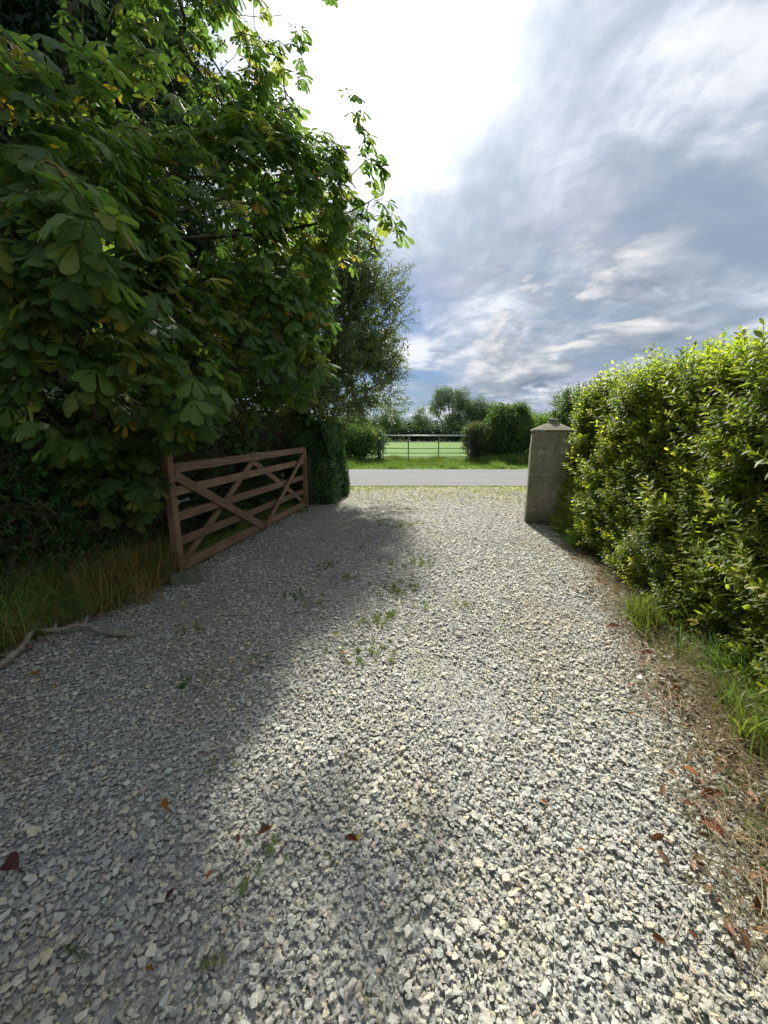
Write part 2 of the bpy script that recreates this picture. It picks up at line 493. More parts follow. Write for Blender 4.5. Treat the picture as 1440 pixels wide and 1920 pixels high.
def tube_into(g, pts, radii, sides=6, cap=True):
    pts = np.asarray(pts, float)
    n = len(pts)
    V = []
    for i in range(n):
        d = pts[min(i + 1, n - 1)] - pts[max(i - 1, 0)]
        d = d / (np.linalg.norm(d) + 1e-9)
        a = np.cross(d, [0.31, 0.17, 0.93]); a /= np.linalg.norm(a) + 1e-9
        b = np.cross(d, a)
        for k in range(sides):
            an = 2 * pi * k / sides
            V.append(pts[i] + radii[i] * (math.cos(an) * a + math.sin(an) * b))
    F = []
    for i in range(n - 1):
        for k in range(sides):
            k2 = (k + 1) % sides
            F.append((i * sides + k, i * sides + k2, (i + 1) * sides + k2, (i + 1) * sides + k))
    if cap:
        F.append(tuple(range(sides - 1, -1, -1)))
        F.append(tuple((n - 1) * sides + k for k in range(sides)))
    g.add(V, F)


def box_bm(sx, sy, sz, bevel=0.006, off=(0, 0, 0), seg=2):
    bm = bmesh.new()
    bmesh.ops.create_cube(bm, size=1)
    for v in bm.verts:
        v.co.x = v.co.x * sx + off[0]; v.co.y = v.co.y * sy + off[1]; v.co.z = v.co.z * sz + off[2]
    if bevel > 0:
        bmesh.ops.bevel(bm, geom=bm.edges[:], offset=bevel, segments=seg, affect='EDGES')
    return bm


def bm_obj(name, bm, mat, parent=None, loc=(0, 0, 0), rot=(0, 0, 0), smooth=False):
    me = bpy.data.meshes.new(name)
    bm.to_mesh(me); bm.free()
    me.materials.append(mat)
    if smooth: me.polygons.foreach_set('use_smooth', [True] * len(me.polygons))
    return obj(name, me, parent, loc, rot)


def frames(Z, roll=None, X=None):
    """rotation matrices with column 2 = Z; X hints at column 0"""
    Z = np.asarray(Z, float); Z = Z / (np.linalg.norm(Z, axis=1, keepdims=True) + 1e-9)
    n = len(Z)
    if X is None:
        X = rng.normal(size=(n, 3))
    X = X - (X * Z).sum(1, keepdims=True) * Z
    X /= np.linalg.norm(X, axis=1, keepdims=True) + 1e-9
    Y = np.cross(Z, X)
    return np.stack([X, Y, Z], axis=2)


def to_euler(Rm):
    b = np.arcsin(np.clip(-Rm[:, 2, 0], -1, 1))
    a = np.arctan2(Rm[:, 2, 1], Rm[:, 2, 2])
    c = np.arctan2(Rm[:, 1, 0], Rm[:, 0, 0])
    return np.stack([a, b, c], 1)


_gn_cache = {}


def gn_tree(protos, key):
    if key in _gn_cache: return _gn_cache[key]
    coll = bpy.data.collections.new('pieces_' + key)
    for i, me in enumerate(protos):
        coll.objects.link(bpy.data.objects.new('%s_%02d' % (key, i), me))
    ng = bpy.data.node_groups.new('scatter_' + key, 'GeometryNodeTree')
    ng.interface.new_socket('Geometry', in_out='INPUT', socket_type='NodeSocketGeometry')
    ng.interface.new_socket('Geometry', in_out='OUTPUT', socket_type='NodeSocketGeometry')
    gi = ng.nodes.new('NodeGroupInput'); go = ng.nodes.new('NodeGroupOutput')
    ip = ng.nodes.new('GeometryNodeInstanceOnPoints')
    ci = ng.nodes.new('GeometryNodeCollectionInfo')
    ci.inputs['Collection'].default_value = coll
    ci.inputs['Separate Children'].default_value = True
    ci.inputs['Reset Children'].default_value = True
    ip.inputs['Pick Instance'].default_value = True

    def attr(nm, ty):
        a = ng.nodes.new('GeometryNodeInputNamedAttribute'); a.data_type = ty
        a.inputs['Name'].default_value = nm
        return a.outputs['Attribute']
    er = ng.nodes.new('FunctionNodeEulerToRotation')
    L = ng.links.new
    L(attr('rot', 'FLOAT_VECTOR'), er.inputs[0]); L(er.outputs[0], ip.inputs['Rotation'])
    L(attr('scl', 'FLOAT_VECTOR'), ip.inputs['Scale'])
    L(attr('idx', 'INT'), ip.inputs['Instance Index'])
    L(gi.outputs[0], ip.inputs['Points']); L(ci.outputs[0], ip.inputs['Instance'])
    L(ip.outputs[0], go.inputs[0])
    _gn_cache[key] = ng
    return ng


def scatter(name, key, protos, Pt, Rm, S, parent=None, n_parts=0, part='leaf', keep=None, wpar=(0, 0, 0)):
    """many alike pieces: the n_parts that show largest become child objects, the rest one 'stuff' part"""
    Pt = np.asarray(Pt, float); n = len(Pt)
    S = np.asarray(S, float)
    if S.ndim == 1: S = np.repeat(S[:, None], 3, 1)
    E = to_euler(Rm)
    idx = rng.integers(0, len(protos), n)
    big = np.zeros(n, bool)
    if n_parts:
        cp = math.cos(R_(12.2)); sp = math.sin(R_(12.2))
        q = Pt + np.array(wpar) - np.array([0, 0, 1.5])
        dep = q[:, 1] * cp - q[:, 2] * sp
        ux = q[:, 0] / np.maximum(dep, 0.05); uy = (q[:, 1] * sp + q[:, 2] * cp) / np.maximum(dep, 0.05)
        vis = (dep > 0.3) & (abs(ux) < 0.98) & (abs(uy) < 1.30)
        sc0 = np.where(vis, S.max(1) / np.maximum(dep, 0.3), 0)
        if keep is not None: sc0 = sc0 * keep
        order = np.argsort(-sc0)[:n_parts]
        order = order[sc0[order] > 0]
        big[order] = True
        for i in order:
            o = bpy.data.objects.new(part, protos[idx[i]])
            o.location = Pt[i]; o.rotation_euler = E[i]; o.scale = S[i]
            o.parent = parent
            COL.objects.link(o)
    m = ~big
    me = bpy.data.meshes.new(name)
    k = int(m.sum())
    me.vertices.add(k)
    me.vertices.foreach_set('co', Pt[m].astype(np.float32).ravel())
    for nm, ty, arr in (('rot', 'FLOAT_VECTOR', E[m]), ('scl', 'FLOAT_VECTOR', S[m])):
        a = me.attributes.new(nm, ty, 'POINT'); a.data.foreach_set('vector', arr.astype(np.float32).ravel())
    a = me.attributes.new('idx', 'INT', 'POINT'); a.data.foreach_set('value', idx[m].astype(np.int32))
    me.materials.append(protos[0].materials[0])
    o = obj(name, me, parent)
    o['kind'] = 'stuff'
    md = o.modifiers.new('scatter', 'NODES'); md.node_group = gn_tree(protos, key)
    return o


def merged(name, protos, Pt, Rm, S, parent=None):
    """the same as scatter, but as one real mesh (for single plants)"""
    Pt = np.asarray(Pt, float); V, F, U, n = [], [], [], 0
    for i in range(len(Pt)):
        me = protos[int(rng.integers(0, len(protos)))]
        co = np.empty(len(me.vertices) * 3); me.vertices.foreach_get('co', co); co = co.reshape(-1, 3)
        V.append((co * S[i]) @ Rm[i].T + Pt[i])
        F.extend([tuple(v + n for v in p.vertices) for p in me.polygons])
        n += len(co)
    return obj(name, mesh_data(name, np.vstack(V), F, protos[0].materials[0], None, True), parent)


# ------------------------------------------------------------------ leaf shapes
def leaf_strip(g, L, W, prof, base=(0, 0, 0), yaw=0.0, pitch=0.0, droop=0.0, fold=0.18, twist=0.0, wave=0.0):
    """a leaf blade along +Y from base: prof = list of (s, width factor); 3 verts per station"""
    V, U = [], []
    cyw, syw = math.cos(yaw), math.sin(yaw)
    ang = pitch; p = np.array([0.0, 0.0]); last = 0.0
    for s, wf in prof:
        ds = (s - last) * L
        a = ang - droop * s
        p = p + ds * np.array([math.cos(a), math.sin(a)])
        last = s
        hw = W * wf * 0.5
        zz = p[1] + wave * math.sin(s * 9)
        for q, u in ((-1, 0.0), (0, 0.5), (1, 1.0)):
            x = q * hw; y = p[0]; z = zz + abs(q) * fold * hw
            x, z = x * math.cos(twist * s) - (z - zz) * math.sin(twist * s), zz + (z - zz) * math.cos(twist * s) + x * math.sin(twist * s)
            V.append((x * cyw - y * syw + base[0], x * syw + y * cyw + base[1], z + base[2])); U.append((0.5 + (u - 0.5) * wf, s))
    F = []
    for i in range(len(prof) - 1):
        a = i * 3; b = a + 3
        F += [(a, a + 1, b + 1, b), (a + 1, a + 2, b + 2, b + 1)]
    g.add(V, F, U)


CH = [(0, 0.06), (0.3, 0.34), (0.55, 0.78), (0.75, 1.0), (0.9, 0.72), (1.0, 0.04)]


def chestnut_leaf(k, mat):
    g = Geo(); r = random.Random(k)
    nl = r.choice([5, 6, 7, 7])
    # petiole from origin up and out
    pet = r.uniform(0.35, 0.55)
    a = (0, pet * 0.8, pet * 0.25)
    tube_into(g, [(0, 0, 0), (0, pet * 0.45, pet * 0.2), a], [0.012, 0.011, 0.014], 3, False)
    for i in range(nl):
        t = (i - (nl - 1) / 2) / ((nl - 1) / 2)
        L = (1.0 - 0.42 * abs(t) ** 1.3) * r.uniform(0.62, 0.72)
        leaf_strip(g, L, L * r.uniform(0.40, 0.47), CH, a, -t * r.uniform(1.7, 2.05), r.uniform(-0.15, 0.15) - 0.12 * abs(t),
                   r.uniform(0.5, 1.0), -r.uniform(0.15, 0.3), r.uniform(-0.3, 0.3), 0.008)
    return g.data('chestnut_leaf', mat, True)


OV = [(0, 0.1), (0.3, 0.85), (0.6, 0.95), (0.85, 0.55), (1.0, 0.05)]
OV4 = [(0, 0.15), (0.4, 1.0), (0.75, 0.75), (1.0, 0.05)]
LAN = [(0, 0.1), (0.35, 1.0), (0.7, 0.7), (1.0, 0.05)]


def privet_sprig(k, mat, pairs=9, leaf=0.28, wid=0.35):
    g = Geo(); r = random.Random(100 + k)
    L = 1.0
    bx, by = r.uniform(-0.15, 0.15), r.uniform(-0.15, 0.15)
    pos = lambda s: np.array([bx * s * s, by * s * s, s * L])
    tube_into(g, [pos(0), pos(0.5), pos(1)], [0.014, 0.01, 0.005], 3, False)
    for i in range(pairs):
        s = 0.12 + 0.86 * i / (pairs - 1)
        ll = leaf * (1.1 - 0.55 * s ** 3) * r.uniform(0.8, 1.15)
        for h in (0, 1):
            az = i * pi / 2 + h * pi + r.uniform(-0.35, 0.35)
            V0 = Geo()
            leaf_strip(V0, ll, ll * wid, OV4, (0, 0, 0), 0, r.uniform(0.25, 0.75) + 0.5 * s ** 3, r.uniform(0.1, 0.7), 0.25)
            V = V0.V[0]; c, s_ = math.cos(az), math.sin(az)
            V = np.stack([V[:, 0] * c - V[:, 1] * s_, V[:, 0] * s_ + V[:, 1] * c, V[:, 2]], 1) + pos(s)
            g.add(V, V0.F, V0.U[0])
    return g.data('sprig', mat, True)


def twig_spray(k, mat, n=16, leaf=0.13, wid=0.28, prof=LAN, spread=0.35, stems=1):
    g = Geo(); r = random.Random(200 + k)
    for st in range(stems):
        dx_, dy_ = (r.uniform(-spread, spread), r.uniform(-spread, spread)) if stems > 1 else (0, 0)
        bx, by = r.uniform(-0.3, 0.3), r.uniform(-0.3, 0.3)
        pos = lambda s: np.array([dx_ * s + bx * s * s, dy_ * s + by * s * s, s])
        tube_into(g, [pos(0), pos(0.5), pos(1)], [0.010, 0.007, 0.003], 3, False)
        for i in range(n):
            s = 0.1 + 0.9 * i / (n - 1)
            az = i * 2.4 + r.uniform(-0.5, 0.5)
            ll = leaf * r.uniform(0.7, 1.25)
            V0 = Geo()
            leaf_strip(V0, ll, ll * wid, prof, (0, 0, 0), 0, r.uniform(0.1, 0.9), r.uniform(0.1, 0.9), 0.2)
            V = V0.V[0]; c, s_ = math.cos(az), math.sin(az)
            V = np.stack([V[:, 0] * c - V[:, 1] * s_, V[:, 0] * s_ + V[:, 1] * c, V[:, 2]], 1) + pos(s)
            g.add(V, V0.F, V0.U[0])
    return g.data('spray', mat, True)


def leaf_clump(k, mat, n=30, leaf=0.25, wid=0.6, rad=1.0):
    """leaves spread through a ball, mostly facing outwards and up"""
    g = Geo(); r = np.random.default_rng(300 + k)
    for i in range(n):
        d = r.normal(size=3); d /= np.linalg.norm(d)
        p = d * rad * r.uniform(0.3, 1.0) ** 0.6
        f = d * 0.7 + r.normal(size=3) * 0.6 + np.array([0, 0, -0.2]); f /= np.linalg.norm(f)
        nrm = np.cross(f, r.normal(size=3)); nrm /= np.linalg.norm(nrm)
        sx = np.cross(f, nrm)
        l = leaf * r.uniform(0.7, 1.3); ww = l * wid * 0.5
        V = [p - sx * ww * 0.2, p + f * l * 0.45 - sx * ww + nrm * l * 0.05, p + f * l, p + f * l * 0.45 + sx * ww + nrm * l * 0.05]
        g.add(V, [(0, 1, 2), (0, 2, 3)], [(0.5, 0), (0, .5), (.5, 1), (1, .5)])
    return g.data('clump', mat)


def ivy_leaf_clump(k, mat, n=14):
    g = Geo(); r = random.Random(400 + k)
    for i in range(n):
        x, y = r.uniform(-0.9, 0.9), r.uniform(-0.9, 0.9)
        L = r.uniform(0.35, 0.6)
        V0 = Geo()
        leaf_strip(V0, L, L * 1.0, [(0, 0.35), (0.25, 1.0), (0.6, 0.62), (1.0, 0.05)], (0, 0, 0), r.uniform(-0.7, 0.7) + pi, r.uniform(-0.2, 0.5), r.uniform(0.2, 0.8), 0.15)
        V = V0.V[0] + np.array([x, y, r.uniform(-0.1, 0.45)])
        g.add(V, V0.F, V0.U[0])
    return g.data('ivy', mat, True)


def grass_clump(k, mat, n=26, h=1.0, spread=0.25, width=0.02, lean=0.7, segs=4):
    g = Geo(); r = random.Random(500 + k)
    for i in range(n):
        az = r.uniform(0, 2 * pi); ln = r.uniform(0.1, 1) * lean; hh = h * r.uniform(0.5, 1.05)
        bx, by = r.gauss(0, spread * 0.4), r.gauss(0, spread * 0.4)
        ca, sa = math.cos(az), math.sin(az); wd = width * r.uniform(0.6, 1.2)
        V, U = [], []
        tw = r.uniform(-0.8, 0.8)
        for j in range(segs + 1):
            s = j / segs
            out = ln * hh * (s ** 1.8) * 0.9
            z = hh * (s - 0.42 * ln * s * s * s)
            ww = wd * (1 - s ** 2) + 0.0006
            cx, cyy = bx + ca * out, by + sa * out
            sxx, syy = -math.sin(az + tw), math.cos(az + tw)
            V += [(cx - sxx * ww, cyy - syy * ww, z), (cx + sxx * ww, cyy + syy * ww, z)]
            U += [(0, s), (1, s)]
        F = [(2 * j, 2 * j + 1, 2 * j + 3, 2 * j + 2) for j in range(segs)]
        g.add(V, F, U)
    return g.data('grass_clump', mat, True)


def straw_mat_clump(k, mat, n=26, L=1.0, width=0.0045):
    """dry stalks lying over one another"""
    g = Geo(); r = random.Random(600 + k)
    for i in range(n):
        az = r.uniform(0, 2 * pi); l = L * r.uniform(0.3, 1.0)
        cx, cy_ = r.uniform(-0.5, 0.5), r.uniform(-0.5, 0.5); z0 = r.uniform(0.01, 0.12)
        bend = r.uniform(-0.8, 0.8)
        V = []
        x, y = cx, cy_
        for j in range(5):
            a = az + bend * j / 4
            x += math.cos(a) * l / 4; y += math.sin(a) * l / 4
            z = z0 + 0.10 * math.sin(pi * j / 4) * r.uniform(0, 1.2)
            V += [(x - math.sin(a) * width, y + math.cos(a) * width, z), (x + math.sin(a) * width, y - math.cos(a) * width, z + width)]
        g.add(V, [(2 * j, 2 * j + 1, 2 * j + 3, 2 * j + 2) for j in range(4)])
    return g.data('straw', mat, True)


def dead_leaf(k, mat, wid=0.42):
    g = Geo(); r = random.Random(700 + k)
    prof = [(0, 0.08), (0.2, 0.5), (0.45, 0.95), (0.65, 1.0), (0.85, 0.66), (1.0, 0.05)]
    leaf_strip(g, 1.0, wid, prof, (0, -0.5, 0.03), 0, r.uniform(0.1, 0.5), r.uniform(0.3, 1.0), r.uniform(0.25, 0.9), r.uniform(-0.9, 0.9), 0.02)
    tube_into(g, [(0, -0.5, 0.03), (0.03, -0.7, 0.05)], [0.018, 0.012], 3, False)
    return g.data('dead_leaf', mat, True)


def twiggy(k, mat, n=9):
    g = Geo(); r = random.Random(800 + k)
    for i in range(n):
        p = np.array([r.uniform(-0.3, 0.3), r.uniform(-0.3, 0.3), 0.0])
        d = np.array([r.uniform(-0.7, 0.7), r.uniform(-0.7, 0.7), 1.0]); d /= np.linalg.norm(d)
        pts = [p]
        for j in range(4):
            d = d + np.array([r.gauss(0, 0.22), r.gauss(0, 0.22), r.gauss(0, 0.1)]); d /= np.linalg.norm(d)
            pts.append(pts[-1] + d * 0.28)
        tube_into(g, pts, [0.013, 0.011, 0.009, 0.006, 0.003], 3, False)
    return g.data('twigs', mat)


def stone_mesh(k, mat):
    r = np.random.default_rng(900 + k)
    bm = bmesh.new()
    ax = np.array([1.0, r.uniform(0.6, 0.9), r.uniform(0.28, 0.5)]) * 0.5
    for i in range(13):
        d = r.normal(size=3); d /= np.abs(d).max() ** 0.6 * np.linalg.norm(d) ** 0.4
        v = d * ax * r.uniform(0.85, 1.0)
        bm.verts.new(v)
    bmesh.ops.convex_hull(bm, input=bm.verts[:])
    bmesh.ops.delete(bm, geom=[v for v in bm.verts if not v.link_faces], context='VERTS')
    me = bpy.data.meshes.new('stone'); bm.to_mesh(me); bm.free(); me.materials.append(mat)
    return me


P_chest = [chestnut_leaf(k, M['chestnut']) for k in range(8)]
P_chest_y = [chestnut_leaf(20 + k, M['chestnut_yellow']) for k in range(3)]
P_privet = [privet_sprig(k, M['privet']) for k in range(7)]
P_privd = [privet_sprig(30 + k, M['privet_dark']) for k in range(5)]
P_willow = [twig_spray(k, M['willow'], 22, 0.17, 0.33, LAN) for k in range(6)]
P_ivy = [ivy_leaf_clump(k, M['ivy']) for k in range(6)]
P_under = [twig_spray(40 + k, M['ivy'], 14, 0.24, 0.55, OV4, 0.5, 2) for k in range(5)]
P_ever = [leaf_clump(k, M['evergreen'], 46, 0.2, 0.5) for k in range(6)]
P_bush = [leaf_clump(20 + k, M['bush'], 42, 0.34, 0.55) for k in range(5)]
P_bushr = [leaf_clump(30 + k, M['bush_red'], 42, 0.3, 0.55) for k in range(4)]
P_bushl = [leaf_clump(40 + k, M['bush_light'], 42, 0.34, 0.55) for k in range(4)]
P_far = [leaf_clump(50 + k, M['far_leaf'], 40, 0.33, 0.6) for k in range(5)]
P_fard = [leaf_clump(60 + k, M['far_dark'], 40, 0.4, 0.6) for k in range(4)]
P_grass = [grass_clump(k, M['grass'], 22, 1.0, 0.35, 0.016, 0.8) for k in range(6)]
P_grassd = [grass_clump(10 + k, M['grass_lifted'], 34, 1.0, 0.35, 0.013, 1.35, 5) for k in range(6)]
P_rust = [grass_clump(20 + k, M['grass_rust'], 26, 1.0, 0.3, 0.008, 1.1, 5) for k in range(4)]
P_lush = [grass_clump(30 + k, M['grass_lush'], 34, 1.0, 0.4, 0.016, 0.9, 5) for k in range(5)]
P_straw = [straw_mat_clump(k, M['straw']) for k in range(6)]
P_strawup = [grass_clump(60 + k, M['straw'], 16, 1.0, 0.5, 0.008, 1.3, 5) for k in range(4)]
P_litter = [dead_leaf(k, M['litter'], 0.4) for k in range(6)]
P_twigs = [twiggy(k, M['twig']) for k in range(5)]
P_stone = [stone_mesh(k, M['stone']) for k in range(16)]


# ------------------------------------------------------------------ growing trees
def blob_points(lobes, n, inner=0.62, weights=None):
    """points in the outer shell of a union of ellipsoids with outward directions"""
    C = np.array([l[0] for l in lobes], float); Rr = np.array([l[1] for l in lobes], float)
    wgt = np.array([(r[0] * r[1] + r[1] * r[2] + r[0] * r[2]) for r in Rr]) if weights is None else np.array(weights, float)
    wgt = wgt / wgt.sum()
    out, nor = [], []
    tries = 0
    while len(out) < n and tries < 40:
        tries += 1
        k = rng.choice(len(lobes), n, p=wgt)
        d = rng.normal(size=(n, 3)); d /= np.linalg.norm(d, axis=1, keepdims=True)
        # lumpy surface
        lump = 1 + 0.13 * np.sin(d[:, 0] * 7 + k) * np.cos(d[:, 1] * 6 + 2 * k) + 0.08 * np.sin(d[:, 2] * 11 + k)
        r = (inner + (1 - inner) * rng.random(n) ** 0.7) * lump
        p = C[k] + d * Rr[k] * r[:, None]
        ok = p[:, 2] > 0.15
        for j in range(len(lobes)):
            q = (p - C[j]) / Rr[j]
            ok &= ~(((q * q).sum(1) < inner ** 2) & (k != j))
        nn = d / Rr[k]; nn /= np.linalg.norm(nn, axis=1, keepdims=True)
        out.extend(p[ok]); nor.extend(nn[ok])
    return np.array(out[:n]), np.array(nor[:n])


def grow(nodes, parents, tips, sub=3, sag=0.06):
    """attach every tip to the nearest grown node; returns nodes, parents"""
    nodes = [np.array(p, float) for p in nodes]; parents = list(parents)
    base = nodes[0]
    order = np.argsort(np.linalg.norm(tips - base, axis=1))
    arr = np.array(nodes + [np.zeros(3)] * (len(tips) * sub)); cnt = len(nodes)
    depthz = [0.0] * len(arr)
    ends = np.zeros(len(tips), int)
    for i in order:
        t = tips[i]
        d = arr[:cnt] - t
        dist = np.sqrt((d * d).sum(1)) + 0.35 * np.maximum(0, arr[:cnt, 2] - t[2])
        j = int(np.argmin(dist))
        p0 = arr[j].copy()
        last = j
        for s in range(1, sub + 1):
            f = s / sub
            p = p0 + (t - p0) * f
            if s < sub:
                L = np.linalg.norm(t - p0)
                p = p + rng.normal(size=3) * 0.07 * L + np.array([0, 0, sag * L * 4 * f * (1 - f)])
            arr[cnt] = p; parents.append(last); last = cnt; cnt += 1
        ends[i] = last
    return arr[:cnt], parents, ends


def limb_mesh(name, nodes, parents, mat, parent, tip_r=0.004, k=0.5, trunk_n=0, max_r=9, sides=6, minr=0):
    n = len(nodes)
    wt = np.zeros(n)
    has = np.zeros(n, bool)
    for i in range(n - 1, 0, -1):
        if not has[i]: wt[i] += 1
        wt[parents[i]] += wt[i]; has[parents[i]] = True
    rad = np.minimum(tip_r * wt ** k, max_r)
    rad[0] = max(rad[0], rad[1:2].max() * 1.25 if n > 1 else 0)
    g = Geo()
    for i in range(1, n):
        if i < trunk_n or rad[i] < minr: continue
        p = parents[i]
        sd_ = sides if rad[i] > tip_r * 3 else 3
        tube_into(g, [nodes[p], nodes[i]], [min(rad[p], rad[i] * 1.5), rad[i]], sd_, False)
    o = obj(name, g.data(name, mat, True), parent)
    return o, rad


def trunk_chain(pts, parent_of=0):
    return pts, [-1] + list(range(len(pts) - 1))


def tree(name, label, cat, base, trunk, limbs, lobes, n_tips, key, protos, size, per_tip=3, group=None, inner=0.6,
         trunk_r=0.2, leafmat_up=0.5, jitter=0.3, bark='bark', spread=None, ivy=False):
    """trunk: points relative to base; limbs: lists of points, each list starting from a trunk index"""
    root = empty(name, base)
    tag(root, label, cat, group)
    b = np.array(base, float)
    nodes = [np.array(p, float) for p in trunk]; par = [-1] + list(range(len(trunk) - 1))
    tn = len(nodes)
    for st, pts in limbs:
        last = st
        for p in pts:
            nodes.append(np.array(p, float)); par.append(last); last = len(nodes) - 1
    tips, nor = blob_points(lobes, n_tips, inner)
    arr, par, ends = grow(nodes, par, tips)
    _, rad = limb_mesh('branches', arr, par, M[bark], root, trunk_r * 0.028, 0.5, tn, trunk_r * 0.7)
    g = Geo()
    tr = np.linspace(trunk_r, trunk_r * 0.45, tn); tr[0] *= 1.35
    tube_into(g, [np.array(p, float) for p in trunk], list(tr), 10)
    obj('trunk', g.data('trunk', M[bark], True), root)
    Pt = np.repeat(tips, per_tip, 0); Nn = np.repeat(nor, per_tip, 0)
    Pt = Pt + rng.normal(size=Pt.shape) * jitter
    Z = Nn + rng.normal(size=Nn.shape) * 0.5 + np.array([0, 0, leafmat_up])
    S = size * rng.uniform(0.7, 1.3, len(Pt))
    scatter('crown', key, protos, Pt, frames(Z), S, root)
    return root


# ------------------------------------------------------------------ hedges
def wob(P, s, a):
    x, y, z = P[:, 0] * s, P[:, 1] * s, P[:, 2] * s
    return a * (np.sin(x * 2.1 + 1.3 * np.sin(y * 1.7)) * np.cos(y * 1.9 + z * 1.3) + 0.6 * np.sin(z * 3.1 + x * 2.7) * np.cos(y * 4.3) + 0.35 * np.sin(7.1 * y + 5.3 * z))


def hedge_points(L, T, H, n, depth=0.3, faces='xXyYt', rnd=0.35, wa=0.10, ws=1.0, taper=0.0):
    """local box: x in [0,T] (x=0 is the front face), y in [0,L], z in [0,H]"""
    F = []
    if 'x' in faces: F.append(('x', L * H))
    if 'X' in faces: F.append(('X', L * H))
    if 'y' in faces: F.append(('y', T * H))
    if 'Y' in faces: F.append(('Y', T * H))
    if 't' in faces: F.append(('t', L * T))
    ws_ = np.array([f[1] for f in F]); ws_ = ws_ / ws_.sum()
    k = rng.choice(len(F), n, p=ws_)
    u, v = rng.random(n), rng.random(n)
    P = np.zeros((n, 3)); N = np.zeros((n, 3))
    for i, (f, _) in enumerate(F):
        m = k == i
        if f in 'xX':
            P[m] = np.stack([np.full(m.sum(), 0 if f == 'x' else T), u[m] * L, v[m] * H], 1); N[m] = (-1 if f == 'x' else 1, 0, 0)
        elif f in 'yY':
            P[m] = np.stack([u[m] * T, np.full(m.sum(), 0 if f == 'y' else L), v[m] * H], 1); N[m] = (0, -1 if f == 'y' else 1, 0)
        else:
            P[m] = np.stack([u[m] * T, v[m] * L, np.full(m.sum(), H)], 1); N[m] = (0, 0, 1)
    # round the top edges
    cx = T / 2
    ez = np.clip((P[:, 2] - (H - rnd)) / rnd, 0, 1)
    side = np.where(P[:, 0] < cx, 1, -1)
    nz = N[:, 2] > 0.5
    P[:, 0] += np.where(nz, 0, side * rnd * 0.5 * ez ** 2 * (np.abs(N[:, 0]) > 0))
    P[:, 1] += np.where(N[:, 1] < -0.5, rnd * 0.5 * ez ** 2, 0) - np.where(N[:, 1] > 0.5, rnd * 0.5 * ez ** 2, 0)
    edge = np.clip(1 - np.minimum(P[:, 0], T - P[:, 0]) / rnd, 0, 1)
    P[:, 2] -= np.where(nz, rnd * 0.55 * edge ** 2, 0)
    N[:, 2] += 0.6 * ez * (1 - nz)
    N[:, 0] += np.where(nz, np.where(P[:, 0] < cx, -1, 1) * edge, 0)
    d = wob(P, ws, wa)
    P = P + N * d[:, None] - N * (rng.random(n) ** 1.3 * depth)[:, None]
    return P, N


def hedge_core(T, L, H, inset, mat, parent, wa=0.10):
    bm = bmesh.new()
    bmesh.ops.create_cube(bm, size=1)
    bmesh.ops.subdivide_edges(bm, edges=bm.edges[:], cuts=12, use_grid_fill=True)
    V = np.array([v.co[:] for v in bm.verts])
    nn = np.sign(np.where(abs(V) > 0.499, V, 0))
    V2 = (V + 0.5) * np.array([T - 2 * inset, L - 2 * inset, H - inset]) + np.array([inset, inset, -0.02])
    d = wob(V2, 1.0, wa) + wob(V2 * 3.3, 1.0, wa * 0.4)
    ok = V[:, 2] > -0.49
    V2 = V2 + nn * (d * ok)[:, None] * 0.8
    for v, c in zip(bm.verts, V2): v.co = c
    return bm_obj('inner_branches', bm, mat, parent)  # solid filler added to stop see-through, coloured as the hedge's shaded inside


def rot_z(P, a):
    c, s = math.cos(a), math.sin(a)
    return np.stack([P[:, 0] * c - P[:, 1] * s, P[:, 0] * s + P[:, 1] * c, P[:, 2]], 1)


# ================================================================== THE SETTING
def sheet(name, pts, z, mat, sub=None):
    V = [(x, y, z) for x, y in pts]
    me = mesh_data(name, V, [tuple(range(len(V)))], mat)
    o = obj(name, me); o['kind'] = 'structure'
    return o


sheet('ground', [(-900, -300), (900, -300), (900, 1500), (-900, 1500)], -0.03, M['pasture'])
sheet('verge_earth', [(-14, -6), (14, -6), (14, 10.1), (-14, 10.1)], -0.012, M['earth'])
DRV_L = [(-2.9, -4), (-2.75, 1.2), (-2.62, 2.3), (-2.3, 3.2), (-2.25, 3.9), (-1.75, 7.2), (-1.0, 8.3), (-1.1, 9.4), (-2.2, 10.25)]
DRV_R = [(1.25, -4), (1.22, 0.9), (1.49, 1.57), (1.86, 2.53), (2.16, 3.37), (2.45, 4.47), (2.65, 5.45), (3.0, 6.5), (3.3, 8.6), (4.8, 10.25)]


def xl(y): return np.interp(y, [p[1] for p in DRV_L], [p[0] for p in DRV_L])
def xr(y): return np.interp(y, [p[1] for p in DRV_R], [p[0] for p in DRV_R])


def strip_sheet(name, y0, y1, n, fl, fr, z, mat):
    V, F = [], []
    for i in range(n + 1):
        y = y0 + (y1 - y0) * i / n
        V += [(fl(y), y, z), (fr(y), y, z)]
    for i in range(n): F.append((2 * i, 2 * i + 1, 2 * i + 3, 2 * i + 2))
    o = obj(name, mesh_data(name, V, F, mat)); o['kind'] = 'structure'
    return o


drive = strip_sheet('gravel_drive', -4, 10.25, 60, xl, xr, -0.004, M['gravel_bed'])
sheet('road', [(-120, 10.2), (120, 10.2), (120, 14.6), (-120, 14.6)], 0.004, M['asphalt'])

